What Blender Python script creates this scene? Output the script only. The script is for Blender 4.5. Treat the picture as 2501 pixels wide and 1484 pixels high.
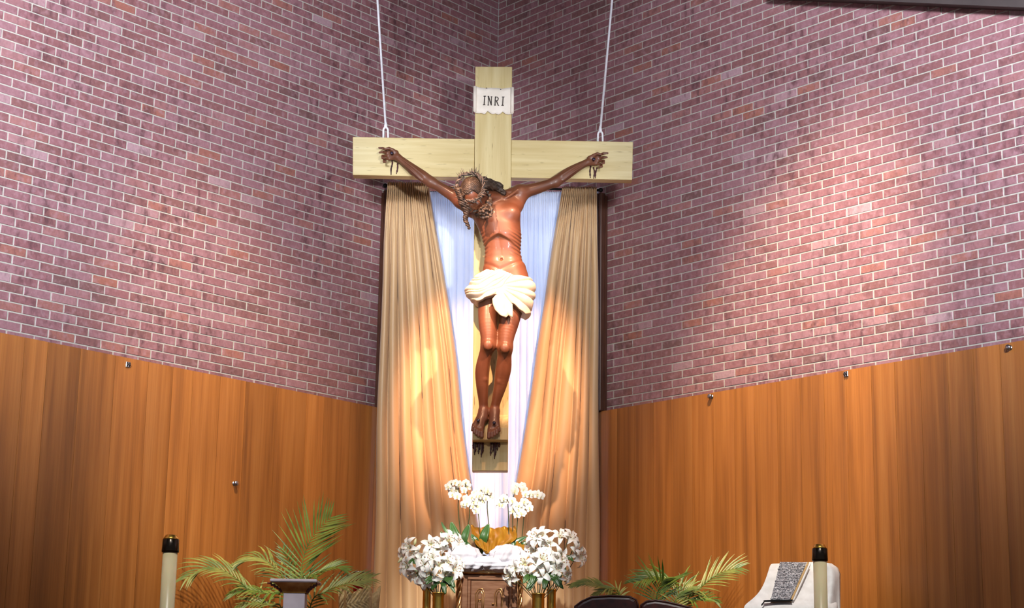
import bpy, math, random
import numpy as np
from mathutils import Vector, Matrix, Euler, Quaternion
for o in list(bpy.data.objects): bpy.data.objects.remove(o)
SC = bpy.context.scene; COL = SC.collection
random.seed(7); RNG = np.random.RandomState(11)
R = math.radians

# ------------------------------------------------------------------ camera
FPX, PITCH, ROLL, EYE = 4440.0, R(12.86), R(0.93), 1.6
_r = Vector((1, 0, 0)); _u = Vector((0, -math.sin(PITCH), math.cos(PITCH))); FWD = Vector((0, math.cos(PITCH), math.sin(PITCH)))
RGT = _r * math.cos(ROLL) + _u * math.sin(ROLL); UPV = _u * math.cos(ROLL) - _r * math.sin(ROLL)
CAM = Vector((0, 0, EYE))
cd = bpy.data.cameras.new('camera'); cam = bpy.data.objects.new('camera', cd); COL.objects.link(cam)
cd.sensor_width = 36; cd.lens = 36 * FPX / 2501; cd.clip_end = 200
m3 = Matrix((RGT, UPV, -FWD)).transposed(); cam.matrix_world = Matrix.Translation(CAM) @ m3.to_4x4()
SC.camera = cam

# ------------------------------------------------------------------ world, lights, exposure
vs = SC.view_settings; vs.view_transform = 'Standard'; vs.look = 'None'; vs.gamma = 1; vs.use_curve_mapping = False
vs.exposure = 0.7
w = bpy.data.worlds.new('room_ambient'); SC.world = w; w.use_nodes = True
w.node_tree.nodes['Background'].inputs[0].default_value = (0.80, 0.86, 1.0, 1); w.node_tree.nodes['Background'].inputs[1].default_value = 0.14

def area(name, loc, aim, sx, sy, power, col):
    l = bpy.data.lights.new(name, 'AREA'); l.shape = 'RECTANGLE'; l.size = sx; l.size_y = sy; l.energy = power; l.color = col
    o = bpy.data.objects.new(name, l); COL.objects.link(o); o.location = loc
    o.rotation_euler = (Vector(aim) - Vector(loc)).to_track_quat('-Z', 'Y').to_euler(); return o
def spot(name, loc, aim, power, ang, blend, col, rad=.06):
    l = bpy.data.lights.new(name, 'SPOT'); l.energy = power; l.spot_size = R(ang); l.spot_blend = blend; l.color = col; l.shadow_soft_size = rad
    o = bpy.data.objects.new(name, l); COL.objects.link(o); o.location = loc
    o.rotation_euler = (Vector(aim) - Vector(loc)).to_track_quat('-Z', 'Y').to_euler(); return o
COOL = (.86, .90, 1.0); WARM = (1.0, .54, .32); NEUT = (1.0, .95, .88)
# unseen wash spots added to brighten the outer brick walls, cool daylight colour
spot('added_wash_left', (-2.6, 2.6, 6.0), (-3.8, 11.0, 5.95), 5000, 48, 1, COOL, .5)
spot('added_wash_right', (2.6, 2.6, 6.0), (3.9, 11.0, 5.95), 5000, 48, 1, COOL, .5)
area('added_overhead_fill', (0, 3.0, 8.8), (0, 12, 5), 5, 1.5, 90, COOL)  # unseen soft area light added for broad fill on the upper walls
# unseen cool key added low for the upper crucifix; ceiling spots: two warm ones for its lower half and the curtains, one for the tabernacle
spot('added_low_key', (2.3, 2.2, 3.3), (-.25, 13.1, 5.50), 1900, 11.5, .8, (.93, .96, 1.0), .12)  # added key, kept low so the crossbeam leaves the drape tops lit
spot('added_low_fill', (-2.6, 2.2, 5.0), (-.1, 13.1, 4.5), 800, 16, .9, (1, .86, .72), .2)  # added fill below ceiling height for the lower upright and feet
for x_ in (1.75, -1.7): spot('ceiling_spot_warm', (x_, 8.4, 8.3), (-.15, 13.3, 3.92), 2800, 12.5, .5, WARM, .06)
spot('added_warm_low', (.1, 8.2, 8.3), (-.13, 13.3, 2.75), 520, 17, .9, WARM, .1)  # dim extra spot added to carry the orange down the drapes
spot('ceiling_spot_tabernacle', (.3, 5.4, 6.6), (-.13, 12.5, 2.70), 2150, 9.5, .7, NEUT, .1)
spot('added_spot_palm_left', (-1.4, 5.6, 7.4), (-1.85, 11.6, 2.35), 900, 17, .9, NEUT, .1)  # unseen spot added to brighten the left palm and candle
spot('added_spot_lectern', (1.6, 5.6, 7.4), (1.75, 11.5, 2.3), 900, 17, .9, NEUT, .1)  # unseen spot added to brighten the right palm and lectern
spot('ceiling_spot_panel_left', (-1.0, 9.0, 8.2), (-1.95, 12.5, 3.3), 1100, 27, .9, (1, .80, .56), .2)
spot('ceiling_spot_panel_right', (1.1, 9.0, 8.2), (2.05, 12.4, 3.2), 2000, 29, .9, (1, .80, .56), .2)

# ------------------------------------------------------------------ helpers
def at(px, py, Y):
    """point of the world seen at photo pixel (px,py) on the plane y=Y"""
    d = FWD + RGT * ((px - 1250.5) / FPX) - UPV * ((py - 742) / FPX)
    return CAM + d * (Y / d.y)
def pix(p):
    v = Vector(p) - CAM; z = v.dot(FWD)
    return 1250.5 + FPX * v.dot(RGT) / z, 742 - FPX * v.dot(UPV) / z
def on_plane(px, py, p0, n):
    d = FWD + RGT * ((px - 1250.5) / FPX) - UPV * ((py - 742) / FPX)
    return CAM + d * ((Vector(p0) - CAM).dot(n) / d.dot(n))
def lin(h):
    h = h.lstrip('#'); return tuple(((c / 12.92) if c <= .04045 else ((c + .055) / 1.055) ** 2.4) for c in [int(h[i:i + 2], 16) / 255 for i in (0, 2, 4)])
class Nodes:
    def __init__(s, name):
        s.m = bpy.data.materials.new(name); s.m.use_nodes = True; s.t = s.m.node_tree; s.n = s.t.nodes; s.b = s.n['Principled BSDF']
    def add(s, typ, **kw):
        n = s.n.new(typ)
        for k, v in kw.items():
            if k.startswith('i_'):
                key = k[2:]; key = int(key) if key.isdigit() else key.replace('_', ' '); n.inputs[key].default_value = v
            else: setattr(n, k, v)
        return n
    def link(s, a, b): s.t.links.new(a, b)
    def ramp(s, fac, stops):
        r = s.n.new('ShaderNodeValToRGB'); e = r.color_ramp.elements
        while len(e) < len(stops): e.new(.5)
        for i, (p, c) in enumerate(stops): e[i].position = p; e[i].color = (*c, 1)
        s.link(fac, r.inputs[0]); return r.outputs[0]
def setp(b, **kw):
    for k, v in kw.items():
        k = k.replace('_', ' ')
        if k in b.inputs: b.inputs[k].default_value = v
def pmat(name, c1, c2, scale=8, stretch=(1, 1, 1), rough=.5, metal=0, bump=0, detail=4, coat=0, sub=0, lo=.35, hi=.65, trans=0, sheen=0, bscale=None, spec=.5, coord='Object'):
    M = Nodes(name); tc = M.add('ShaderNodeTexCoord'); mp = M.add('ShaderNodeMapping'); mp.inputs['Scale'].default_value = stretch
    M.link(tc.outputs[coord], mp.inputs[0])
    nz = M.add('ShaderNodeTexNoise', i_Scale=scale, i_Detail=detail); M.link(mp.outputs[0], nz.inputs['Vector'])
    M.link(M.ramp(nz.outputs['Fac'], [(lo, lin(c1)), (hi, lin(c2))]), M.b.inputs['Base Color'])
    setp(M.b, Roughness=rough, Metallic=metal, Coat_Weight=coat, Subsurface_Weight=sub, Sheen_Weight=sheen, Transmission_Weight=trans, Specular_IOR_Level=spec)
    if coat: setp(M.b, Coat_Roughness=.15)
    if sub: M.b.inputs['Subsurface Scale'].default_value = .02
    if bump:
        n2 = nz
        if bscale: n2 = M.add('ShaderNodeTexNoise', i_Scale=bscale, i_Detail=3); M.link(mp.outputs[0], n2.inputs['Vector'])
        bp = M.add('ShaderNodeBump', i_Strength=bump, i_Distance=.01); M.link(n2.outputs['Fac'], bp.inputs['Height']); M.link(bp.outputs[0], M.b.inputs['Normal'])
    return M.m
class MB:
    def __init__(s): s.v = []; s.f = []
    def quads(s, V, F): o = len(s.v); s.v += [tuple(p) for p in V]; s.f += [tuple(i + o for i in f) for f in F]; return s
    def box(s, c, d, rot=None, bev=0):
        c = Vector(c); h = [x / 2 for x in d]; V = []
        if not bev:
            V = [Vector((sx * h[0], sy * h[1], sz * h[2])) for sx in (-1, 1) for sy in (-1, 1) for sz in (-1, 1)]
            F = [(0, 1, 3, 2), (4, 6, 7, 5), (0, 4, 5, 1), (2, 3, 7, 6), (0, 2, 6, 4), (1, 5, 7, 3)]
        else:
            idx = {}
            for sx in (-1, 1):
                for sy in (-1, 1):
                    for sz in (-1, 1):
                        for a in range(3):
                            p = [sx * (h[0] - bev), sy * (h[1] - bev), sz * (h[2] - bev)]; p[a] = (sx, sy, sz)[a] * h[a]
                            idx[(sx, sy, sz, a)] = len(V); V.append(Vector(p))
            F = []
            for a in range(3):
                b, c2 = [(1, 2), (0, 2), (0, 1)][a]
                for sg in (-1, 1):
                    q = []
                    for (p, r) in ((-1, -1), (1, -1), (1, 1), (-1, 1)):
                        s3 = [0, 0, 0]; s3[a] = sg; s3[b] = p; s3[c2] = r; q.append(idx[(*s3, a)])
                    F.append(q)
                for p in (-1, 1):
                    for r in (-1, 1):
                        k = lambda e, ax: idx[(*[{a: e, b: p, c2: r}[i] for i in range(3)], ax)]
                        F.append([k(-1, b), k(1, b), k(1, c2), k(-1, c2)])
            for sx in (-1, 1):
                for sy in (-1, 1):
                    for sz in (-1, 1): F.append([idx[(sx, sy, sz, a)] for a in range(3)])
        if rot is not None: V = [rot @ p for p in V]
        return s.quads([p + c for p in V], F)
    def grid(s, P, close=False):
        n, m = len(P), len(P[0]); F = []
        for i in range(n - 1):
            for j in range(m if close else m - 1):
                k = (j + 1) % m; F.append((i * m + j, i * m + k, (i + 1) * m + k, (i + 1) * m + j))
        return s.quads([p for r in P for p in r], F)
    def tube(s, pts, rad, n=8, cap=True):
        pts = [Vector(p) for p in pts]; k = len(pts)
        if not hasattr(rad, '__len__'): rad = [rad] * k
        t0 = (pts[1] - pts[0]).normalized(); a = t0.orthogonal().normalized(); rings = []
        for i in range(k):
            t = (pts[min(i + 1, k - 1)] - pts[max(i - 1, 0)])
            t = t.normalized() if t.length > 1e-9 else t0
            a = (a - t * a.dot(t)).normalized(); b = t.cross(a)
            rings.append([pts[i] + (a * math.cos(q) + b * math.sin(q)) * rad[i] for q in [2 * math.pi * j / n for j in range(n)]])
        o = len(s.v); s.grid(rings, True)
        if cap: s.f += [tuple(o + j for j in reversed(range(n))), tuple(o + (k - 1) * n + j for j in range(n))]
        return s
    def lathe(s, c, prof, n=28, sx=1, sy=1):
        c = Vector(c); o = len(s.v); k = len(prof)
        s.grid([[c + Vector((r * math.cos(2 * math.pi * j / n) * sx, r * math.sin(2 * math.pi * j / n) * sy, z)) for j in range(n)] for r, z in prof], True)
        s.f += [tuple(o + j for j in reversed(range(n))), tuple(o + (k - 1) * n + j for j in range(n))]
        return s
    def prism(s, poly, off):
        """extrude a closed outline of points by the vector off"""
        n = len(poly); off = Vector(off); o = len(s.v)
        s.v += [tuple(p) for p in poly] + [tuple(Vector(p) + off) for p in poly]
        s.f += [tuple(o + i for i in range(n)), tuple(o + n + i for i in reversed(range(n)))] + [(o + i, o + n + i, o + n + (i + 1) % n, o + (i + 1) % n) for i in range(n)]
        return s
    def mesh(s, name, org=(0, 0, 0), smooth=False):
        me = bpy.data.meshes.new(name); ox, oy, oz = org
        me.from_pydata([(x - ox, y - oy, z - oz) for x, y, z in s.v], [], s.f); me.validate(); me.update()
        if smooth: me.shade_smooth()
        return me
    def build(s, name, mat, parent=None, smooth=False, solid=0, auto=None, fixn=False):
        org = wloc(parent) if parent else Vector((0, 0, 0))
        if not parent:
            a = np.array(s.v); org = Vector(((a[:, 0].min() + a[:, 0].max()) / 2, (a[:, 1].min() + a[:, 1].max()) / 2, a[:, 2].min()))
        me = s.mesh(name, org, smooth); me.materials.append(mat)
        if fixn:
            import bmesh
            bm = bmesh.new(); bm.from_mesh(me); bmesh.ops.recalc_face_normals(bm, faces=bm.faces); bm.to_mesh(me); bm.free()
        if auto: me.shade_smooth(); me.set_sharp_from_angle(angle=R(auto))
        o = bpy.data.objects.new(name, me); COL.objects.link(o)
        if parent: o.parent = parent
        else: o.location = org
        if solid: sm = o.modifiers.new('thick', 'SOLIDIFY'); sm.thickness = solid; sm.offset = 0
        return o
def wloc(o):
    v = Vector((0, 0, 0))
    while o: v = v + o.location; o = o.parent
    return v
def tag(o, label=None, cat=None, group=None, kind=None):
    for k, v in (('label', label), ('category', cat), ('group', group), ('kind', kind)):
        if v: o[k] = v
    return o
def thing(name, loc, label, cat, group=None):
    o = bpy.data.objects.new(name, None); COL.objects.link(o); o.location = loc; o.empty_display_size = .1
    return tag(o, label, cat, group)
def inst(name, me, parent, mloc):
    o = bpy.data.objects.new(name, me); COL.objects.link(o); o.parent = parent; o.matrix_local = mloc; return o
def spline(pts, n=8):
    pts = [Vector(p) for p in pts]; out = []
    for i in range(len(pts) - 1):
        p0, p1, p2, p3 = pts[max(i - 1, 0)], pts[i], pts[i + 1], pts[min(i + 2, len(pts) - 1)]
        for k in range(n):
            t = k / n; out.append(.5 * ((2 * p1) + (p2 - p0) * t + (2 * p0 - 5 * p1 + 4 * p2 - p3) * t * t + (3 * p1 - p0 - 3 * p2 + p3) * t ** 3))
    return out + [pts[-1]]
def interp(x, xs, ys): return float(np.interp(x, xs, ys))

# ------------------------------------------------------------------ materials
def brick_mat():
    M = Nodes('brick'); oi = M.add('ShaderNodeObjectInfo'); ge = M.add('ShaderNodeNewGeometry')
    ad = M.add('ShaderNodeMath', operation='ADD'); M.link(oi.outputs['Random'], ad.inputs[0]); M.link(ge.outputs['Random Per Island'], ad.inputs[1])
    fr = M.add('ShaderNodeMath', operation='FRACT'); M.link(ad.outputs[0], fr.inputs[0])
    base = M.ramp(fr.outputs[0], [(0, lin('70504f')), (.05, lin('7e5554')), (.3, lin('86595c')), (.6, lin('8a6065')), (.86, lin('90686e')), (.93, lin('935d50')), (.97, lin('986c6d')), (1, lin('a2848a'))])
    # kiln flashing: darker smudges inside some bricks
    mp = M.add('ShaderNodeMapping'); mp.inputs['Scale'].default_value = (1, 1, .45); M.link(ge.outputs['Position'], mp.inputs[0])
    nz = M.add('ShaderNodeTexNoise', i_Scale=17, i_Detail=3, i_Roughness=.6); M.link(mp.outputs[0], nz.inputs['Vector'])
    n2 = M.add('ShaderNodeTexNoise', i_Scale=1.1, i_Detail=2); M.link(ge.outputs['Position'], n2.inputs['Vector'])
    mk = M.add('ShaderNodeMath', operation='MULTIPLY'); 
    M.link(M.ramp(nz.outputs['Fac'], [(.50, (0, 0, 0)), (.68, (1, 1, 1))]), mk.inputs[0]); M.link(M.ramp(n2.outputs['Fac'], [(.4, (.25,) * 3), (.62, (.85,) * 3)]), mk.inputs[1])
    mx = M.add('ShaderNodeMix', data_type='RGBA'); M.link(mk.outputs[0], mx.inputs[0]); M.link(base, mx.inputs[6]); mx.inputs[7].default_value = (*lin('55363a'), 1)
    n3 = M.add('ShaderNodeTexNoise', i_Scale=60, i_Detail=4); M.link(ge.outputs['Position'], n3.inputs['Vector'])
    m2 = M.add('ShaderNodeMix', data_type='RGBA', blend_type='OVERLAY'); m2.inputs[0].default_value = .25
    n4 = M.add('ShaderNodeTexNoise', i_Scale=26, i_Detail=2); M.link(ge.outputs['Position'], n4.inputs['Vector'])
    m3_ = M.add('ShaderNodeMix', data_type='RGBA'); M.link(M.ramp(n4.outputs['Fac'], [(.50, (0, 0, 0)), (.72, (.45,) * 3)]), m3_.inputs[0]); M.link(mx.outputs[2], m3_.inputs[6]); m3_.inputs[7].default_value = (*lin('a8848a'), 1)
    M.link(m3_.outputs[2], m2.inputs[6]); M.link(n3.outputs['Fac'], m2.inputs[7])
    M.link(m2.outputs[2], M.b.inputs['Base Color']); setp(M.b, Roughness=.42, Specular_IOR_Level=.6)
    bp = M.add('ShaderNodeBump', i_Strength=.25, i_Distance=.004); M.link(n3.outputs['Fac'], bp.inputs['Height']); M.link(bp.outputs[0], M.b.inputs['Normal'])
    return M.m
def veneer_mat():
    M = Nodes('wood_veneer'); oi = M.add('ShaderNodeObjectInfo'); tc = M.add('ShaderNodeTexCoord')
    cx = M.add('ShaderNodeCombineXYZ'); ml = M.add('ShaderNodeMath', operation='MULTIPLY', i_1=37.); M.link(oi.outputs['Random'], ml.inputs[0]); M.link(ml.outputs[0], cx.inputs[0]); M.link(ml.outputs[0], cx.inputs[2])
    va = M.add('ShaderNodeVectorMath', operation='ADD'); M.link(tc.outputs['Object'], va.inputs[0]); M.link(cx.outputs[0], va.inputs[1])
    mp = M.add('ShaderNodeMapping'); mp.inputs['Scale'].default_value = (14, 14, .5); M.link(va.outputs[0], mp.inputs[0])
    nz = M.add('ShaderNodeTexNoise', i_Scale=1.0, i_Detail=5, i_Roughness=.55, i_Distortion=.4); M.link(mp.outputs[0], nz.inputs['Vector'])
    col = M.ramp(nz.outputs['Fac'], [(.25, lin('7c4a1e')), (.5, lin('a4652c')), (.75, lin('b5763a'))])
    mp2 = M.add('ShaderNodeMapping'); mp2.inputs['Scale'].default_value = (120, 120, 2.2); M.link(va.outputs[0], mp2.inputs[0])
    n2 = M.add('ShaderNodeTexNoise', i_Scale=1., i_Detail=3); M.link(mp2.outputs[0], n2.inputs['Vector'])
    mx = M.add('ShaderNodeMix', data_type='RGBA', blend_type='MULTIPLY'); mx.inputs[0].default_value = .35; M.link(col, mx.inputs[6]); M.link(M.ramp(n2.outputs['Fac'], [(.3, (.62, .55, .5)), (.6, (1, 1, 1))]), mx.inputs[7])
    hv = M.add('ShaderNodeHueSaturation'); M.link(mx.outputs[2], hv.inputs['Color'])
    mr = M.add('ShaderNodeMapRange', i_3=.80, i_4=1.14); M.link(oi.outputs['Random'], mr.inputs[0]); M.link(mr.outputs[0], hv.inputs['Value'])
    M.link(hv.outputs[0], M.b.inputs['Base Color']); setp(M.b, Roughness=.36, Specular_IOR_Level=.45)
    return M.m
def beam_mat(name, vertical):
    M = Nodes(name); tc = M.add('ShaderNodeTexCoord'); mp = M.add('ShaderNodeMapping'); mp.inputs['Scale'].default_value = (26, 26, 1.6) if vertical else (1.6, 26, 26)
    M.link(tc.outputs['Object'], mp.inputs[0])
    nz = M.add('ShaderNodeTexNoise', i_Scale=1., i_Detail=4); M.link(mp.outputs[0], nz.inputs['Vector'])
    col = M.ramp(nz.outputs['Fac'], [(.3, lin('bfaa72')), (.5, lin('c9b681')), (.7, lin('d3c390'))])
    mp2 = M.add('ShaderNodeMapping'); mp2.inputs['Scale'].default_value = (60, 60, 7) if vertical else (7, 60, 60); M.link(tc.outputs['Object'], mp2.inputs[0])
    n2 = M.add('ShaderNodeTexNoise', i_Scale=1., i_Detail=2); M.link(mp2.outputs[0], n2.inputs['Vector'])
    mx = M.add('ShaderNodeMix', data_type='RGBA'); M.link(M.ramp(n2.outputs['Fac'], [(.645, (0, 0, 0)), (.74, (.8,) * 3)]), mx.inputs[0]); M.link(col, mx.inputs[6]); mx.inputs[7].default_value = (*lin('6a5528'), 1)
    M.link(mx.outputs[2], M.b.inputs['Base Color']); setp(M.b, Roughness=.55)
    bp = M.add('ShaderNodeBump', i_Strength=.12, i_Distance=.004); M.link(n2.outputs['Fac'], bp.inputs['Height']); M.link(bp.outputs[0], M.b.inputs['Normal'])
    return M.m
MT = dict(
    brick=brick_mat(), veneer=veneer_mat(), beam_v=beam_mat('painted_upright', True), beam_h=beam_mat('painted_crossbeam', False),
    mortar=pmat('mortar', 'a5a298', 'b4b0a5', 40, rough=.9, bump=.2),
    dark_wood=pmat('dark_jamb_wood', '3a1d12', '52301f', 6, (20, 20, 1), .45),
    floor=pmat('carpet_floor', '6a4a3a', '7a5645', 60, rough=.95, bump=.3), ceil=pmat('ceiling_boards', '4a3c34', '5a4a40', 5, (1, 12, 1), .8),
    soffit=pmat('dark_soffit', '3a3231', '453c3a', 4, rough=.7),
    gold_cloth=pmat('tan_satin_curtain', 'c4a47a', 'caaa80', 3, (3, 3, .4), .45, sheen=.2),
    sheer0=pmat('white_sheer', 'dfe5f4', 'e6ebf8', 3, (3, 3, .4), .6, sheen=.2),
    skin=pmat('carved_skin', '5f3723', '71452f', 6, rough=.46, coat=.12, detail=3),
    hair=pmat('carved_hair', '2a1f18', '443529', 40, rough=.55, coat=.05, bump=.2, bscale=120),
    thorn=pmat('thorn_wood', '463c36', '786c64', 60, rough=.6), blood=pmat('painted_blood', '2a0a0c', '4a1014', 30, rough=.35),
    loin=pmat('carved_white_cloth', 'cfc4b0', 'dcd2c0', 14, rough=.6), plaque=pmat('parchment', 'e6dccd', 'f2e9dc', 12, rough=.7),
    ink=pmat('dark_ink', '3d332e', '51463f', 40, rough=.7), nail=pmat('dark_nail', '2c2533', '3f3748', 30, rough=.35, metal=.6),
    cable=pmat('white_cable', 'dfe0e4', 'f2f2f5', 30, rough=.4), black_metal=pmat('black_iron', '121212', '1e1e1e', 30, rough=.4, metal=.5),
    steel=pmat('steel', '8a8a90', 'b8b8bc', 40, rough=.3, metal=1), brass=pmat('polished_brass', 'c49a3e', 'e2bc60', 12, rough=.28, metal=1),
    black_brass=pmat('blackened_cap', '1a130c', '2b2014', 20, rough=.22, metal=.7), wax=pmat('candle_wax', 'b9ad86', 'c9be9a', 4, rough=.35, sub=.25),
    bronze=pmat('bronze_tabernacle', '8a5f45', 'a2765a', 10, (1, 1, 6), .3, metal=.75), bronze_gilt=pmat('gilt_bronze', 'c99258', 'e2b57c', 20, rough=.28, metal=.9),
    tulle=pmat('white_tulle', 'cfcfd8', 'e0e0e8', 20, rough=.7, bump=.3), satin=pmat('gold_satin', 'a8741e', 'c0902e', 5, rough=.3, metal=.35),
    petal=pmat('white_petal', 'eff0e6', 'fbfbf7', 20, rough=.5, sub=.1), throat=pmat('flower_throat', 'c9c48a', 'e6dfa8', 30, rough=.6), anther=pmat('orange_anther', '8a4a1a', 'a8672a', 30, rough=.8),
    bud=pmat('green_bud', 'c8cf9a', 'e0e2bc', 20, rough=.5),
    leaf=pmat('dark_leaf', '24471a', '44672a', 9, rough=.35), orchid_leaf=pmat('orchid_leaf', '2c5220', '4c7838', 7, rough=.3, coat=.2), stem=pmat('plant_stem', '2a3518', '46542a', 15, rough=.5),
    palm=pmat('palm_green', '3f5f1c', '7d923a', 10, rough=.4), palm_pale=pmat('palm_pale_green', '5a7036', '9a9a4c', 9, rough=.45), rachis=pmat('palm_rachis', '55702c', '7f8f3c', 10, rough=.5),
    marble=pmat('pale_marble', 'aaa2ac', 'bdb6c0', 8, rough=.35), gilt=pmat('gilt_capital', 'a87334', 'c79a52', 18, rough=.35, metal=.7), capital_dark=pmat('dark_capital', '4a1f12', '6a2f1c', 15, rough=.4),
    red_glass=pmat('red_glass', '6a0c10', '8a1418', 10, rough=.12, trans=.3), burlap=pmat('cream_burlap', 'c6aa74', 'dcc494', 60, rough=.95, bump=.5),
    leather=pmat('brown_leather', '36150e', '4c2016', 30, rough=.35, bump=.1), pot=pmat('plastic_pot', '2e2a26', '3c3631', 10, rough=.6),
    linen=pmat('white_linen', 'e9e6e2', 'f6f4f1', 20, rough=.75, bump=.05), silver=pmat('embossed_silver', '6e6e74', 'd4d4d8', 130, rough=.3, metal=.85, bump=.8, lo=.38, hi=.62), pages=pmat('page_edges', 'b58f58', 'd0ad76', 30, (1, 1, 30), .7),
)

def sheer_mat():
    M = Nodes('white_sheer'); tc = M.add('ShaderNodeTexCoord'); nz = M.add('ShaderNodeTexNoise', i_Scale=3.); M.link(tc.outputs['Object'], nz.inputs['Vector'])
    c = M.ramp(nz.outputs['Fac'], [(.3, lin('dfe5f4')), (.7, lin('e8edf8'))]); M.link(c, M.b.inputs['Base Color']); setp(M.b, Roughness=.7, Specular_IOR_Level=.2)
    tr = M.add('ShaderNodeBsdfTranslucent'); M.link(c, tr.inputs[0]); mx = M.add('ShaderNodeMixShader'); mx.inputs[0].default_value = .45
    M.link(M.b.outputs[0], mx.inputs[1]); M.link(tr.outputs[0], mx.inputs[2]); M.link(mx.outputs[0], M.n['Material Output'].inputs[0]); return M.m
def glow_pane_mat():  # emission for the pane added behind the sheer as its backlight
    M = Nodes('glow_pane'); tc = M.add('ShaderNodeTexCoord'); nz = M.add('ShaderNodeTexNoise', i_Scale=1.5); M.link(tc.outputs['Object'], nz.inputs['Vector'])
    M.link(M.ramp(nz.outputs['Fac'], [(.3, (.84, .90, 1.0)), (.7, (.90, .94, 1.0))]), M.b.inputs['Emission Color']); setp(M.b, Emission_Strength=1.45, Roughness=.3); M.b.inputs['Base Color'].default_value = (.6, .65, .7, 1); return M.m
MT['sheer'] = sheer_mat(); MT['glowing'] = glow_pane_mat()

# ------------------------------------------------------------------ room shell: two brick walls meeting in a corner behind the crucifix
CX, CY = -.153, 14.416; AL, AR = R(49.88), R(49.68)
BL, CO, R0 = .2032, .875 * .2032 / 3, 97.944
FLOOR = .95; PANEL_TOP = EYE + (R0 - 60.05) * CO; WALL_TOP = 9.2; NB = 36
WALLS = {}
for side, ang, sg in (('left', AL, -1), ('right', AR, 1)):
    d = Vector((sg * math.cos(ang), -math.sin(ang), 0)); n = Vector((-sg * math.sin(ang), -math.cos(ang), 0))
    WALLS[side] = (Vector((CX, CY, 0)), d, n)
    o = Vector((CX, CY, 0)); L = NB * BL; back = -n * .2
    mb = MB().prism([o + Vector((0, 0, FLOOR)), o + d * L + Vector((0, 0, FLOOR)), o + d * L + Vector((0, 0, WALL_TOP)), o + Vector((0, 0, WALL_TOP))], back)
    mb.v = [tuple(Vector(p) - n * .001) for p in mb.v]
    W = mb.build('wall_' + side, MT['mortar'], fixn=True); tag(W, f'{side} brick wall of the sanctuary corner, plum and red bricks with pale mortar', 'wall', kind='structure')
    # brick prototypes (front chamfered)
    J = .0086; FW = .003
    def brick_mesh(length, var):
        rr = random.Random(var); l, h = length / 2, (CO - J) / 2; c = .0016; jit = lambda: rr.uniform(-.0006, .0006)
        V = [(sx * (l - (0 if k else 0)) + jit(), 0 if k == 0 else .0042, sz * h + jit()) for k in (0, 1) for sx, sz in ((-1, -1), (1, -1), (1, 1), (-1, 1))]
        V += [(sx * (l - c) + jit(), .0042 + c, sz * (h - c) + jit()) for sx, sz in ((-1, -1), (1, -1), (1, 1), (-1, 1))]
        F = [(8, 9, 10, 11)] + [(a + 4, (a + 1) % 4 + 4, (a + 1) % 4 + 8, a + 8) for a in range(4)] + [(a, (a + 1) % 4, (a + 1) % 4 + 4, a + 4) for a in range(4)]
        return V, F
    X, Y_ = d * 1, n * 1
    basis = Matrix((X, Y_, Vector((0, 0, 1)))).transposed()
    allb = []
    r_top = int(R0 - (WALL_TOP - EYE) / CO) + 1
    for r in range(r_top, 61):
        z = EYE + (R0 - r) * CO; even = (r % 2 == 0)
        start = .5 if (even if side == 'left' else not even) else 0.
        xs = [] if start == 0 else [(0, .5)]
        k = start
        while k + 1 <= NB: xs.append((k, k + 1)); k += 1
        for a, b in xs:
            c0 = o + d * ((a + b) / 2 * BL) + Vector((0, 0, z)); px, py = pix(c0 + n * .006)
            vis = -20 < px < 2520 and -10 < py < 1484
            area_ = (BL * (b - a)) * abs((c0 - CAM).normalized().dot(n)) / (c0 - CAM).length_squared if vis and b - a == 1 else 0
            allb.append((area_, c0, (b - a) * BL - J, z))
    allb.sort(key=lambda t: -t[0]); mats = [brick_mesh(BL - J, v) for v in range(6)]; mes = []
    for V, F in mats:
        q = MB(); q.quads(V, F); me = q.mesh('brick'); me.materials.append(MT['brick']); mes.append(me)
    wo = wloc(W); B4 = basis.to_4x4()
    for i, (a_, c0, ln, z) in enumerate(allb[:300]):
        inst('brick', mes[i % 6], W, Matrix.Translation(c0 - wo - n * .004 + n * random.uniform(-.0008, .0012)) @ B4)
    rest = MB()
    for i, (a_, c0, ln, z) in enumerate(allb[300:]):
        V, F = mats[i % 6] if ln > .15 else brick_mesh(ln, i % 6)
        off = c0 - n * .004 + n * random.uniform(-.0008, .0012)
        rest.quads([off + basis @ Vector(p) for p in V], F)
    ro = rest.build('brick_field', MT['brick'], W); tag(ro, 'smaller bricks of the wall farther up and toward the corner', kind='stuff')
fl = MB().box((0, 6.5, FLOOR - .1), (16, 18, .2)).build('floor', MT['floor']); tag(fl, 'carpeted sanctuary floor below the frame', 'floor', kind='structure')
ce = MB().box((0, 9.5, WALL_TOP + .1), (16, 12, .2)).build('ceiling', MT['ceil']); tag(ce, 'dark boarded ceiling above the sanctuary', 'ceiling', kind='structure')
# dark roof beam cutting the top right corner
_o, _d, _n = WALLS['right']
p1, p2 = on_plane(2040, -2, _o + _n * .10, _n), on_plane(2540, 20, _o + _n * .10, _n)
dv = (p2 - p1).normalized(); p1 = p1 - dv * .6; p2 = p2 + dv * .8; back = -_n * .11; upv = Vector((0, 0, .35))
bm_ = MB().prism([p1, p2, p2 + upv, p1 + upv], back).build('trim_5', MT['soffit'], fixn=True); tag(bm_, 'dark roof beam crossing the top right corner', 'beam', kind='structure')

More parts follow.
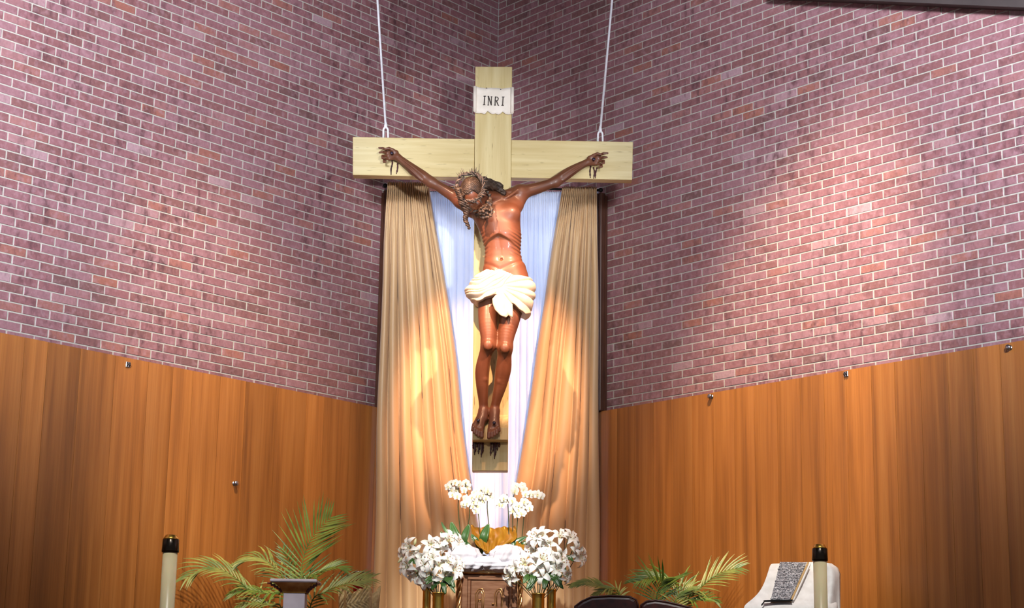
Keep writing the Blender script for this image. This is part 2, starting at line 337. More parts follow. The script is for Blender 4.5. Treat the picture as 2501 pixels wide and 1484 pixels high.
# wood panelling on the lower walls: veneer strips, each its own piece
def panelling(side, idx, label, widths):
    o, d, n = WALLS[side]; L = NB * BL; t = .030; b0 = 1.10
    q = MB().prism([o + d * (b0 + .01) + Vector((0, 0, FLOOR)), o + d * L + Vector((0, 0, FLOOR)), o + d * L + Vector((0, 0, PANEL_TOP - .004)), o + d * (b0 + .01) + Vector((0, 0, PANEL_TOP - .004))], n * t)
    for i, v in enumerate(q.v): q.v[i] = tuple(Vector(v) + n * .003)
    T = q.build(f'trim_{idx}', MT['dark_wood'], fixn=True); tag(T, label, 'panelling', kind='structure')
    s = b0; k = 0; rr = random.Random(idx + 4)
    while s < L - .05:
        wd = widths(rr, k); g = .0011; a, e = s + g, min(s + wd, L) - g
        h0 = FLOOR + .02; c = n * (t + .003)
        cam_ = rr.uniform(.0006, .0022)      # slight bow of each strip
        P = []
        for z in (h0, PANEL_TOP):
            P.append([o + d * (a + (e - a) * u) + c + n * (.004 + cam_ * 4 * u * (1 - u)) + Vector((0, 0, z)) for u in (0, .17, .33, .5, .67, .83, 1)])
        m_ = MB().grid(P)
        ba = [o + d * a + c, o + d * e + c]
        m_.quads([P[0][0], P[1][0], ba[0] + Vector((0, 0, PANEL_TOP)), ba[0] + Vector((0, 0, h0)), P[0][-1], P[1][-1], ba[1] + Vector((0, 0, PANEL_TOP)), ba[1] + Vector((0, 0, h0))], [(0, 1, 2, 3), (4, 5, 6, 7), (1, 2, 6, 5)])
        m_.build('veneer_strip', MT['veneer'], T, fixn=True); s += wd; k += 1
    return T
panelling('left', 1, 'orange wood veneer panelling under the left brick wall', lambda r, k: r.uniform(.17, .30))
panelling('right', 2, 'orange wood veneer panelling under the right brick wall', lambda r, k: .196 + r.uniform(-.012, .012))
# dark fluted jambs either side of the curtained corner
def jamb(side, idx, x0, x1, ytop):
    o, d, n = WALLS[side]
    a = on_plane(x0, 720, o, n); b = on_plane(x1, 720, o, n); ztop = on_plane((x0 + x1) / 2, ytop, o, n).z; zb = PANEL_TOP - .02
    sa, sb = sorted(((a - o).dot(d), (b - o).dot(d)))
    T = MB().prism([o + d * s_ + n * .004 + Vector((0, 0, PANEL_TOP)) for s_ in (sa, sb)] + [o + d * s_ + n * .03 + Vector((0, 0, PANEL_TOP)) for s_ in (sb, sa)], (0, 0, ztop - PANEL_TOP - .02)).build(f'trim_{idx}', MT['dark_wood'], fixn=True)
    tag(T, f'dark brown fluted wooden jamb on the {side} edge of the curtained corner', 'trim', kind='structure')
    k = 3
    for i in range(k):
        u0 = sa + (sb - sa) * i / k + .003; u1 = sa + (sb - sa) * (i + 1) / k - .003; h = .05 + .012 * (i if side == 'right' else k - 1 - i) * 0
        cc = o + d * (u0 + u1) / 2 + n * .045 + Vector((0, 0, (PANEL_TOP + ztop) / 2))
        MB().box(cc, (u1 - u0, .05, ztop - PANEL_TOP), Matrix((d, n, Vector((0, 0, 1)))).transposed(), .005).build('fluted_board', MT['dark_wood'], T, fixn=True)
jamb('left', 3, 923, 950, 467); jamb('right', 4, 1484, 1459, 477)

# tall glowing pane with frame bars, added across the corner to backlight the sheer
WYp = 13.60; wl, wr_ = at(962, 700, WYp).x, at(1448, 700, WYp).x; wt = at(1205, 478, WYp).z
WN = MB().box(((wl + wr_) / 2, WYp, (FLOOR + wt) / 2), (wr_ - wl, .01, wt - FLOOR)).build('backlight_pane', MT['glowing'], fixn=True); tag(WN, 'tall daylit pane added as backlight for the sheer curtain', 'backlight pane', kind='structure')
for x_ in (wl, (wl + wr_) / 2, wr_): MB().box((x_, WYp - .012, (FLOOR + wt) / 2), (.05, .03, wt - FLOOR), None, .004).build('pane_frame', MT['dark_wood'], WN, fixn=True)
for z_ in (FLOOR + .03, (FLOOR + wt) / 2, wt): MB().box(((wl + wr_) / 2, WYp - .012, z_), (wr_ - wl, .028, .05), None, .004).build('pane_frame', MT['dark_wood'], WN, fixn=True)

# ------------------------------------------------------------------ curtains across the corner
def curtain(name, label, ys, xo, xi, Y, nf, amp, mat, seed, cat='curtain', header=True, solid=.003):
    rr = random.Random(seed); n = nf * 16; wds = [rr.uniform(.6, 1.5) for _ in range(nf)]; tot = sum(wds); cum = [0]
    for w_ in wds: cum.append(cum[-1] + w_ / tot)
    amps = [rr.uniform(.55, 1.25) for _ in range(nf)]; P = []
    yy = list(np.concatenate([np.linspace(ys[0], ys[0] + 34, 9), np.linspace(ys[0] + 60, 1484, 44), np.linspace(1560, ys[-1], 8)]))
    for y in yy:
        a, b = interp(y, ys, xo), interp(y, ys, xi); row = []
        t = min(1, max(0, (y - ys[0] - 20) / 120)); hd = max(0, 1 - abs(y - ys[0] - 14) / 9)
        for j in range(n + 1):
            u = j / n; k = min(nf - 1, max(0, int(np.searchsorted(cum, u, 'right')) - 1)); lu = (u - cum[k]) / (cum[k + 1] - cum[k])
            pl = max(0., math.sin(math.pi * min(1, max(0, lu)))) ** .42 * amps[k]
            fine = math.sin(u * nf * 2.6 * 2 * math.pi + k) * .35
            dep = amp * (pl * (.35 + .65 * t) + fine * (1 - t) * .8) * (1 - .6 * hd)
            wob = .004 * math.sin(y * .011 + k * 1.7) * t
            row.append(at(a + (b - a) * u, y, Y) + Vector((wob, -dep, 0)))
        P.append(row)
    o = MB().grid(P).build(name, mat, smooth=True, solid=solid); return tag(o, label, cat)
YS = [447, 600, 740, 880, 1040, 1150, 1280, 1400, 2180]
curtain('sheer_curtain', 'white sheer curtain hanging behind the crucifix', [468, 1280, 2180], [951, 945, 945], [1462, 1462, 1462], 13.42, 34, .028, MT['sheer'], 3, header=False, solid=.001)
cl_ = curtain('drape_curtain', 'tan satin drape left of the crucifix, swept to its right at the foot', YS, [947, 937, 932, 927, 921, 919, 916, 912, 905], [1046, 1073, 1095, 1115, 1131, 1146, 1166, 1180, 1200], 13.33, 8, .075, MT['gold_cloth'], 5)
cr_ = curtain('drape_curtain', 'tan satin drape right of the crucifix, with a puckered inner hem', [458, 600, 740, 850, 1000, 1100, 1180, 1260, 1400, 2180], [1457, 1459, 1461, 1462, 1463, 1463, 1463, 1464, 1464, 1466], [1374, 1350, 1330, 1311, 1290, 1275, 1262, 1246, 1230, 1215], 13.33, 7, .075, MT['gold_cloth'], 9)
hem = MB()
for k in range(52):
    y = 880 + k * 6.1 + random.uniform(-1, 1); x = interp(y, [850, 1000, 1100, 1180, 1260], [1311, 1290, 1275, 1262, 1246]) + 3
    c = at(x, y, 13.315); hem.lathe(c, [(.0015, -.005), (.006, -.002), (.006, .002), (.0015, .005)], 7)
ho = hem.build('puckered_hem', MT['gold_cloth'], cr_, smooth=True)
rod = thing('curtain_rod', at(1205, 458, 13.365), 'thin black iron curtain rod across the corner with ball ends', 'curtain rod')
ra, rb = at(941, 453, 13.365), at(1467, 464, 13.365)
MB().tube([ra, rb], .009, 10).build('rod', MT['black_metal'], rod, True)
for p in (ra, rb): MB().lathe(p - Vector((0, 0, .018)), [(.002, 0), (.014, .006), (.018, .018), (.014, .03), (.002, .036)], 14).build('finial', MT['black_metal'], rod, True)
for p, sg in ((ra, 1), (rb, -1)): MB().tube([p + Vector((sg * .02, 0, 0)), p + Vector((sg * .02, .03, .01)), p + Vector((sg * -.02, .12, .045))], .006, 6).build('bracket', MT['black_metal'], rod, True)

# ------------------------------------------------------------------ the crucifix
YC = 12.72                                                  # front face of the crossbeam
CR = thing('crucifix', at(1197, 1149, YC), 'large hanging crucifix: brown carved figure on a cream painted cross', 'crucifix')
def slab(pts, Yf, th, name, mat, parent, bev=.004):
    a = [at(x, y, Yf) for x, y in pts]; return MB().prism(a, (0, th, 0)).build(name, mat, parent, fixn=True)
up = slab([(1161, 162), (1251, 162.5), (1240.5, 1149), (1153, 1149)], YC - .022, .11, 'upright_beam', MT['beam_v'], CR)
cbl = slab([(861.5, 334), (1160, 339), (1158, 433), (861.5, 427)], YC, .095, 'cross_beam', MT['beam_h'], CR)
cbr = slab([(1249, 341), (1546, 346), (1544, 439), (1247.5, 433)], YC, .095, 'cross_beam', MT['beam_h'], CR)
for b in (up, cbl, cbr):
    bv = b.modifiers.new('edge', 'BEVEL'); bv.width = .005; bv.segments = 2
# foot block (wedge)
def YD(d): return YC - d
f1, f2 = (1154.5, 1012), (1241, 1013)
A = [at(1154.5, 1012, YD(.022)), at(1154, 1044, YD(.15)), at(1153.5, 1073, YD(.15)), at(1153.5, 1080, YD(.022))]
B = [at(1241, 1013, YD(.022)), at(1240.5, 1044, YD(.15)), at(1240.5, 1073, YD(.15)), at(1240, 1080, YD(.022))]
fb = MB(); fb.quads(A + B, [(0, 1, 2, 3), (7, 6, 5, 4), (0, 4, 5, 1), (1, 5, 6, 2), (2, 6, 7, 3), (3, 7, 4, 0)]); fb.build('foot_block', MT['beam_v'], CR, fixn=True)
# parchment plaque with rolled side edges
PY = YD(.022)
top = [1157, 1163, 1172, 1182, 1186, 1191, 1200, 1212, 1221, 1226, 1234, 1244, 1254]
topy = [212, 211, 214, 214.5, 216, 214.5, 214.5, 215, 215.5, 217, 215.5, 214, 214]
bot = [1156, 1163, 1169, 1176, 1183, 1187.5, 1190, 1197, 1204, 1210, 1217, 1224, 1227, 1234, 1241, 1248, 1254]
boty = [272, 276, 277, 276, 279, 276, 270, 276.5, 279, 277, 280, 277, 272, 278, 280, 279, 277]
n_ = 40; rows_ = []
for t in np.linspace(0, 1, 9):
    row = []
    for i in range(n_ + 1):
        x = 1158 + (1253 - 1158) * i / n_; y = interp(x, top, topy) * (1 - t) + interp(x, bot, boty) * t; e = max(0, 1 - min(x - 1158, 1253 - x) / 9)
        row.append(at(x, y, PY - .010 - .006 * math.sin(i / n_ * math.pi) - .010 * e * e))
    rows_.append(row)
PL = MB().grid(rows_).build('title_plaque', MT['plaque'], CR, True, solid=.007); tag(PL, 'parchment plaque with rolled edges reading INRI')
for x, y0, y1 in ((1160, 211, 272), (1251.5, 214, 276)):
    MB().tube([at(x, y0, PY - .022), at(x - .5, y1, PY - .022)], .0125, 12).build('rolled_edge', MT['plaque'], PL, True)
def letter(segs, name='letter'):
    q = MB()
    for (x0, y0, x1, y1, wd) in segs:
        a, b = at(x0, y0, PY - .0235), at(x1, y1, PY - .0235); dd = (b - a).normalized(); s_ = dd.cross(Vector((0, 1, 0))).normalized() * (wd / 344 / 2)
        q.prism([a - s_, b - s_, b + s_, a + s_], (0, .008, 0))
    return q.build(name, MT['ink'], PL, fixn=True)
def ser(x, y, h=3): return (x - h, y, x + h, y, 1.7)
letter([(1184, 234, 1182.5, 256, 2.6), ser(1184, 234.5), ser(1182.5, 255.5)])
letter([(1193, 234.5, 1192.5, 256.5, 2.2), (1193, 235, 1200, 256, 3), (1200.5, 235.5, 1200, 257, 2.2), ser(1193, 235, 2), ser(1200.5, 235.8, 2), ser(1192.5, 256.3, 2)])
letter([(1210, 235.5, 1209, 257, 2.6), ser(1209, 256.5, 2.4), (1209, 236.2, 1215, 236.8, 2), (1215, 236.8, 1217, 240, 2.3), (1217, 239.5, 1216.5, 243.5, 2.3), (1216.7, 243, 1214, 246, 2.3), (1214.5, 245.6, 1209.5, 245.4, 2), (1212.5, 246, 1217, 257, 2.6), ser(1217.3, 257, 1.6)])
letter([(1229, 236, 1227.5, 257.5, 2.6), ser(1229, 236.3), ser(1227.5, 257)])
for x, y in ((1188.5, 215), (1223, 218)): MB().lathe(at(x, y, PY - .024), [(.001, -.004), (.004, -.002), (.004, .002), (.001, .004)], 8).build('tack', MT['ink'], PL, True)

# ---- implicit-surface modelling: smooth unions meshed with surface nets
def smin(a, b, k):
    h = np.clip(.5 + .5 * (b - a) / k, 0, 1); return b + (a - b) * h - k * h * (1 - h)
def cone(a, b, ra, rb, k=.02):
    a, b = np.array(a), np.array(b); d = b - a; L2 = max(d @ d, 1e-9)
    def f(X, Y, Z):
        px, py, pz = X - a[0], Y - a[1], Z - a[2]; t = np.clip((px * d[0] + py * d[1] + pz * d[2]) / L2, 0, 1)
        return np.sqrt((px - t * d[0]) ** 2 + (py - t * d[1]) ** 2 + (pz - t * d[2]) ** 2) - (ra + (rb - ra) * t)
    r = max(ra, rb); return (f, np.minimum(a, b) - r, np.maximum(a, b) + r, k, 1)
def ell(c, rad, axes=None, k=.02, sign=1):
    c = np.array(c); A = np.eye(3) if axes is None else np.array([list(v) for v in axes]); rad = np.array(rad)
    def f(X, Y, Z):
        P = [X - c[0], Y - c[1], Z - c[2]]; q = [A[i][0] * P[0] + A[i][1] * P[1] + A[i][2] * P[2] for i in range(3)]
        k0 = np.sqrt(sum((q[i] / rad[i]) ** 2 for i in range(3))); k1 = np.sqrt(sum((q[i] / rad[i] ** 2) ** 2 for i in range(3))) + 1e-9
        return k0 * (k0 - 1) / k1
    r = rad.max(); return (f, c - r, c + r, k, sign)
def loft(zs, cx, cy, wx, wy, k=.02, p=2.0):
    o = np.argsort(zs); zs, cx, cy, wx, wy = [np.array(v)[o] for v in (zs, cx, cy, wx, wy)]
    zz = np.linspace(zs[0], zs[-1], 200)
    def sm(v):
        q = np.interp(zz, zs, v); ker = np.hanning(15); ker /= ker.sum(); return np.convolve(np.pad(q, 7, 'edge'), ker, 'valid')
    T = [sm(v) for v in (cx, cy, wx, wy)]
    def f(X, Y, Z):
        a, b, c, d = [np.interp(Z, zz, t) for t in T]
        e = (np.abs((X - a) / c) ** p + np.abs((Y - b) / d) ** p) ** (1 / p); dd = (e - 1) * np.minimum(c, d)
        ov = np.maximum(zs[0] - Z, Z - zs[-1]); return np.where(ov > 0, np.maximum(dd, 0) * .5 + ov * .9 + np.minimum(dd, 0) * .2, dd)
    mx = np.array([(cx - wx).min(), (cy - wy).min(), zs[0]]); Mx = np.array([(cx + wx).max(), (cy + wy).max(), zs[-1]])
    return (f, mx, Mx, k, 1)
def sdf_mesh(prims, h, post=None, Bk=20):
    lo = np.min([p[1] for p in prims if p[4] > 0], 0) - .03; hi = np.max([p[2] for p in prims if p[4] > 0], 0) + .03
    nb = np.ceil((hi - lo) / (h * Bk)).astype(int); GN = nb * Bk + 4
    gid = lambda i, j, k: (i * GN[1] + j) * GN[2] + k
    VP, VI, Q = [], [], []
    for bx in range(nb[0]):
        for by in range(nb[1]):
            for bz in range(nb[2]):
                o = np.array((bx, by, bz)) * Bk; b0 = lo + o * h; b1 = b0 + (Bk + 1) * h
                act = [p for p in prims if np.all(p[1] - p[3] - .02 <= b1) and np.all(p[2] + p[3] + .02 >= b0)]
                if not any(p[4] > 0 for p in act): continue
                ax = [lo[i] + (o[i] + np.arange(Bk + 1)) * h for i in range(3)]; X, Y, Z = np.meshgrid(*ax, indexing='ij'); D = None
                for f, _, _, k, sg in act:
                    v = f(X, Y, Z)
                    if sg > 0: D = v if D is None else smin(D, v, k)
                    elif D is not None: D = -smin(-D, v, k)
                if D is None: continue
                if post is not None: D = post(D, X, Y, Z)
                S = D < 0
                if S.all() or not S.any(): continue
                cs = [S[i:Bk + i, j:Bk + j, k:Bk + k] for i in (0, 1) for j in (0, 1) for k in (0, 1)]; sm = sum(c.astype(np.int8) for c in cs)
                I, J_, K = np.nonzero((sm > 0) & (sm < 8)); C = np.stack([D[I + i, J_ + j, K + k] for i in (0, 1) for j in (0, 1) for k in (0, 1)], 1)
                acc = np.zeros((len(I), 3)); cnt = np.zeros(len(I)); cn = [(i, j, k) for i in (0, 1) for j in (0, 1) for k in (0, 1)]
                for a in range(8):
                    for b in range(a + 1, 8):
                        if sum(abs(cn[a][q] - cn[b][q]) for q in range(3)) != 1: continue
                        m = (C[:, a] < 0) != (C[:, b] < 0); t = np.where(m, C[:, a] / np.where(m, C[:, a] - C[:, b], 1), 0)
                        for q in range(3): acc[:, q] += np.where(m, cn[a][q] + t * (cn[b][q] - cn[a][q]), 0)
                        cnt += m
                VP.append(b0 + (np.stack([I, J_, K], 1) + acc / cnt[:, None]) * h); VI.append(gid(I + o[0] + 1, J_ + o[1] + 1, K + o[2] + 1))
                for q in range(3):
                    sl0 = [slice(0, Bk)] * 3; sl1 = list(sl0); sl1[q] = slice(1, Bk + 1); s0, s1 = S[tuple(sl0)], S[tuple(sl1)]
                    E = np.stack(np.nonzero(s0 != s1), 1); fl_ = s0[tuple(E.T)]; G = E + o + 1; u, v = (q + 1) % 3, (q + 2) % 3
                    du = np.zeros(3, int); du[u] = 1; dv_ = np.zeros(3, int); dv_[v] = 1
                    c = [G - du - dv_, G - dv_, G, G - du]; F4 = np.stack([gid(*x.T) for x in c], 1); F4[~fl_] = F4[~fl_][:, ::-1]; Q.append(F4)
    V = np.concatenate(VP); ids = np.concatenate(VI); o = np.argsort(ids); ids, V = ids[o], V[o]; F = np.concatenate(Q)
    ix = np.clip(np.searchsorted(ids, F), 0, len(ids) - 1); ok = (ids[ix] == F).all(1); return V, ix[ok]
def build_sdf(name, prims, h, mat, parent, post=None, smooth_it=1):
    V, F = sdf_mesh(prims, h, post)
    me = bpy.data.meshes.new(name); org = np.array(wloc(parent)); V = (V - org).astype(np.float32)
    me.vertices.add(len(V)); me.vertices.foreach_set('co', V.ravel()); me.loops.add(F.size); me.loops.foreach_set('vertex_index', F.ravel().astype(np.int32))
    me.polygons.add(len(F)); me.polygons.foreach_set('loop_start', np.arange(0, F.size, 4, dtype=np.int32)); me.update(calc_edges=True); me.validate(); me.shade_smooth(); me.materials.append(mat)
    o = bpy.data.objects.new(name, me); COL.objects.link(o); o.parent = parent
    if smooth_it: s_ = o.modifiers.new('relax', 'SMOOTH'); s_.iterations = smooth_it; s_.factor = .5
    return o
def A3(px, py, d): return np.array(at(px, py, YC - d))
def chain(pts, k=.02, n=5):
    """pts: (px,py,d,r): one limb swept along a spline with a smoothly varying radius"""
    P = [A3(*p[:3]) for p in pts]; sp = spline([Vector(p) for p in P], n); rs = [v.x for v in spline([Vector((p[3], 0, 0)) for p in pts], n)]
    segs = [cone(a, b, ra, rb) for a, b, ra, rb in zip(sp[:-1], sp[1:], rs[:-1], rs[1:])]
    def f(X, Y, Z):
        D = segs[0][0](X, Y, Z)
        for q in segs[1:]: D = np.minimum(D, q[0](X, Y, Z))
        return D
    return [(f, np.min([q[1] for q in segs], 0), np.max([q[2] for q in segs], 0), k, 1)]

BODY = []
rows = [(474, 1200, 1240, .045, .14), (484, 1158, 1272, .07, .14), (500, 1146, 1273, .098, .15), (527, 1151, 1271, .116, .16), (550, 1164, 1271, .12, .165), (576, 1175.5, 1273.5, .118, .165), (600, 1182, 1272, .10, .16), (615, 1184, 1271, .092, .155), (634, 1183, 1275, .092, .15), (646, 1181, 1283, .097, .15), (668, 1178, 1289, .104, .15), (692, 1174, 1290, .105, .15), (712, 1180, 1284, .09, .15)]
pl, pr = [A3(r_[1], r_[0], r_[4]) for r_ in rows], [A3(r_[2], r_[0], r_[4]) for r_ in rows]
BODY.append(loft([(a[2] + b[2]) / 2 for a, b in zip(pl, pr)], [(a[0] + b[0]) / 2 for a, b in zip(pl, pr)], [(a[1] + b[1]) / 2 for a, b in zip(pl, pr)], [(b[0] - a[0]) / 2 for a, b in zip(pl, pr)], [r_[3] for r_ in rows], .03, 2.25))
# pectorals, shoulders, clavicles
BODY += [ell(A3(1245, 521, .228), (.074, .05, .062), k=.03), ell(A3(1187, 525, .228), (.068, .05, .06), k=.03)]
BODY += [cone(A3(1222, 482, .17), A3(1268, 468, .14), .040, .048, .03), cone(A3(1205, 484, .17), A3(1128, 489, .14), .04, .046, .03)]
BODY += chain([(1217, 489, .225, .009), (1240, 481, .225, .010), (1264, 464, .19, .012)], .014) + chain([(1207, 491, .225, .009), (1185, 486, .225, .010), (1140, 482, .18, .012)], .014)
BODY += [ell(A3(1270, 472, .14), (.052, .05, .055), k=.03), ell(A3(1126, 489, .14), (.05, .05, .052), k=.03)]
BODY += [cone(A3(1262, 500, .13), A3(1275, 476, .13), .048, .04, .03), cone(A3(1150, 515, .13), A3(1125, 492, .13), .045, .04, .03)]
# arms
BODY += chain([(1272, 470, .13, .050), (1310, 460, .115, .042), (1340, 450, .105, .036), (1357, 444, .10, .036)], .025)
BODY += chain([(1357, 444, .10, .036), (1372, 433, .095, .040), (1393, 419, .085, .037), (1417, 405, .07, .029), (1436, 396, .06, .025)], .025)
BODY += chain([(1125, 489, .13, .048), (1092, 468, .115, .041), (1068, 453, .105, .036), (1053, 445, .10, .037)], .025)
BODY += chain([(1053, 445, .10, .037), (1035, 432, .095, .041), (1013, 416, .085, .037), (990, 398, .07, .029), (972, 384, .06, .025)], .025)
for pts in ([(1430, 395, .085, .006), (1400, 410, .118, .007), (1372, 428, .132, .007)], [(1434, 400, .08, .005), (1405, 417, .112, .006), (1375, 440, .125, .006)], [(976, 384, .085, .006), (1005, 405, .118, .007), (1034, 428, .132, .007)], [(974, 390, .08, .005), (1000, 412, .112, .006), (1030, 440, .125, .006)]): BODY += chain(pts, .008)
# hands: palm plus five separate fingers
def hand(wr, palm, fingers):
    q = [cone(A3(*wr[0]), A3(*wr[1]), .024, .026, .012)]
    for (a, b, ra, rb) in palm: q.append(cone(A3(*a), A3(*b), ra, rb, .012))
    for f in fingers: q += [cone(A3(*a[:3]), A3(*b[:3]), a[3], b[3], .003) for a, b in zip(f[:-1], f[1:])]
    return q
BODY += hand([(972, 384, .06), (962, 376, .05)], [((966, 374, .05), (947, 367, .045), .018, .013), ((965, 378, .05), (946, 374, .045), .019, .013), ((965, 382, .05), (947, 381, .045), .018, .013), ((966, 385, .05), (950, 388, .045), .017, .012), ((968, 372, .06), (957, 366, .075), .016, .013)],
    [[(945, 366, .05, .0105), (935, 362, .07, .0095), (926, 361, .075, .0075)], [(944, 373, .05, .0105), (934, 371, .075, .0095), (927, 372, .075, .0075)], [(945, 381, .05, .0105), (934, 381, .075, .0095), (934, 386, .095, .008), (940, 386, .10, .007)], [(948, 388, .05, .0095), (938, 390, .072, .0085), (937, 395, .088, .0075), (943, 395, .095, .0065)], [(960, 366, .075, .0115), (950, 362, .085, .0105), (940, 364, .088, .0085)]])
BODY += hand([(1436, 396, .06), (1446, 390, .05)], [((1441, 387, .05), (1462, 380, .045), .018, .013), ((1442, 391, .05), (1463, 386, .045), .019, .013), ((1442, 395, .05), (1461, 393, .045), .018, .013), ((1441, 398, .05), (1457, 400, .045), .017, .012), ((1440, 386, .06), (1452, 379, .075), .016, .013)],
    [[(1463, 379, .05, .0105), (1474, 374.5, .07, .0095), (1484, 374, .072, .0075)], [(1464, 386, .05, .0105), (1475, 384, .07, .0095), (1482, 384, .075, .0075)], [(1463, 393, .05, .0105), (1474, 393, .075, .0095), (1475, 398, .095, .008), (1469, 399, .10, .007)], [(1459, 400, .05, .0095), (1469, 402, .072, .0085), (1470, 407, .088, .0075), (1464, 407, .095, .0065)], [(1449, 379, .075, .0115), (1459, 375, .085, .0105), (1468, 377, .088, .0085)]])
# legs
BODY += chain([(1203, 690, .15, .088), (1193, 735, .195, .074), (1191, 785, .24, .065), (1193, 820, .262, .056), (1193, 843, .27, .050)], .03)
BODY += chain([(1193, 843, .262, .048), (1184, 872, .225, .046), (1178, 905, .185, .050), (1178, 940, .155, .044), (1180, 975, .125, .034), (1181, 998, .11, .031)], .028)
BODY += chain([(1258, 690, .15, .092), (1252, 740, .195, .082), (1244, 785, .24, .070), (1237, 820, .262, .057), (1234, 850, .27, .049)], .03)
BODY += chain([(1234, 850, .262, .047), (1232, 872, .23, .050), (1229, 902, .19, .056), (1222, 940, .155, .046), (1213, 975, .125, .034), (1208, 998, .11, .031)], .028)
BODY += [ell(A3(1192, 843, .318), (.030, .016, .034), k=.018), ell(A3(1233, 850, .316), (.030, .016, .034), k=.018)]
for x0, y0, x1, y1 in ((1190, 862, 1182, 990), (1231, 870, 1209, 992)): BODY += [cone(A3(x0, y0, .27), A3((x0 + x1) / 2 - 1, (y0 + y1) / 2, .20), .009, .008, .02), cone(A3((x0 + x1) / 2 - 1, (y0 + y1) / 2, .20), A3(x1, y1, .14), .008, .008, .02)]
# feet with toes
def foot(ank, heel, ball, toes):
    q = [cone(A3(*heel), A3(*ank), .030, .034, .02)]
    for (x, y, d, r) in ball: q.append(cone(A3(*ank), A3(x, y, d), .030, r, .014))
    for (a, b, r) in toes: q += [cone(A3(*a), A3((a[0] + b[0]) / 2, (a[1] + b[1]) / 2 - 1, (a[2] + b[2]) / 2 + .008), r, r * .92, .004), cone(A3((a[0] + b[0]) / 2, (a[1] + b[1]) / 2 - 1, (a[2] + b[2]) / 2 + .008), A3(*b), r * .92, r * .85, .003)]
    return q
BODY += foot((1181, 1004, .12), (1184, 1010, .075), [(1175, 1046, .185, .020), (1168, 1042, .185, .019), (1161, 1036, .175, .018), (1182, 1022, .14, .03)],
    [((1176, 1046, .19), (1177, 1066, .215), .0155), ((1170, 1044, .19), (1169, 1064, .215), .0118), ((1165, 1041, .188), (1163, 1060, .21), .011), ((1160, 1038, .182), (1157.5, 1056, .205), .0105), ((1156.5, 1035, .178), (1153, 1050, .195), .010)])
BODY += foot((1208, 1004, .12), (1206, 1010, .075), [(1198, 1048, .185, .020), (1206, 1044, .185, .019), (1215, 1038, .175, .018), (1207, 1022, .14, .03)],
    [((1196, 1048, .19), (1194, 1068, .215), .0155), ((1203, 1046, .19), (1202, 1066, .215), .0118), ((1208, 1044, .188), (1208.5, 1062, .21), .011), ((1213, 1041, .182), (1214.5, 1058, .205), .0105), ((1217.5, 1038, .178), (1220, 1052, .195), .010)])
# head, bowed forward to the side
HC = A3(1157, 473, .33)
hu = Vector((-.48, -.76, .42)).normalized(); hf = Vector((-.32, -.36, -.87)); hf = (hf - hu * hf.dot(hu)).normalized(); hs = hu.cross(hf).normalized()
HA = (hs, hf, hu)
def H(s_, f_, u_): return HC + np.array(hs) * s_ + np.array(hf) * f_ + np.array(hu) * u_
BODY += [cone(A3(1214, 484, .16), H(0, -.02, -.06), .060, .054, .03), cone(A3(1235, 480, .19), H(.03, .0, -.05), .018, .018, .02)]
BODY += [ell(HC, (.077, .100, .105), HA, .02), ell(H(0, .03, -.055), (.060, .070, .075), HA, .03), ell(H(0, .075, -.108), (.026, .024, .022), HA, .02)]
BODY += [cone(H(0, .098, .012), H(0, .122, -.038), .009, .014, .010), ell(H(0, .112, -.044), (.017, .012, .009), HA, .006)]
BODY += [cone(H(-.042, .088, .024), H(-.010, .098, .018), .009, .009, .012), cone(H(.042, .088, .024), H(.010, .098, .018), .009, .009, .012)]
BODY += [ell(H(.045, .072, -.025), (.020, .020, .016), HA, .02), ell(H(-.045, .072, -.025), (.020, .020, .016), HA, .02)]
BODY += [ell(H(.031, .098, .002), (.017, .014, .012), HA, .010, -1), ell(H(-.031, .098, .002), (.017, .014, .012), HA, .010, -1), ell(H(.031, .080, .0), (.013, .013, .010), HA, .004), ell(H(-.031, .080, .0), (.013, .013, .010), HA, .004)]
BODY += [cone(H(-.018, .096, -.072), H(.018, .096, -.072), .006, .006, .005), cone(H(-.016, .095, -.082), H(.016, .095, -.082), .007, .007, .005), ell(H(.080, -.005, -.012), (.010, .018, .030), HA, .006), ell(H(-.080, -.005, -.012), (.010, .018, .030), HA, .006)]
apex, navel = A3(1217, 569, .28), A3(1224.6, 632, .25); st = A3(1215, 520, .28)
def anatomy(D, X, Y, Z):
    front = np.clip((YC - .12 - Y) / .05, 0, 1); x = X - (apex[0] + (navel[0] - apex[0]) * np.clip((apex[2] - Z) / (apex[2] - navel[2]), -1, 1.5))
    inz = ((Z > navel[2] - .12) & (Z < st[2] + .1) & (np.abs(X - apex[0]) < .25)).astype(float)
    # rib arch: belly hollow below it
    arch = apex[2] - .028 * (np.abs(x) / .06) ** 1.25; below = np.clip((arch - Z) / .012, 0, 1); fade = np.clip((Z - navel[2] + .01) / .15, 0, 1) * np.clip(1.15 - np.abs(x) / .125, 0, 1)
    D = D + .020 * below * fade * front * inz
    # ribs
    side_ = np.clip((np.abs(x) - .065) / .05, 0, 1) * np.clip((Z - navel[2] - .01) / .04, 0, 1) * np.clip((apex[2] + .055 - Z) / .05, 0, 1)
    D = D + .0023 * np.cos(2 * np.pi * (Z + .62 * np.abs(x) + .15 * (YC - .1 - Y)) / .029) * side_ * inz * np.clip((YC - .06 - Y) / .05, 0, 1)
    # sternum and belly midline
    D = D + .0035 * np.exp(-(x / .014) ** 2) * front * inz * np.clip((Z - navel[2]) / .03, 0, 1) * np.clip((st[2] + .04 - Z) / .08, 0, 1)
    D = D + .012 * np.exp(-((X - navel[0]) ** 2 + (Z - navel[2]) ** 2) / .008 ** 2) * front
    # lower belly V
    v = navel[2] - .075 + .5 * np.abs(X - navel[0] + .01); D = D + .0035 * np.exp(-((Z - v) / .014) ** 2) * front * inz * (Z < navel[2] + .02)
    return D
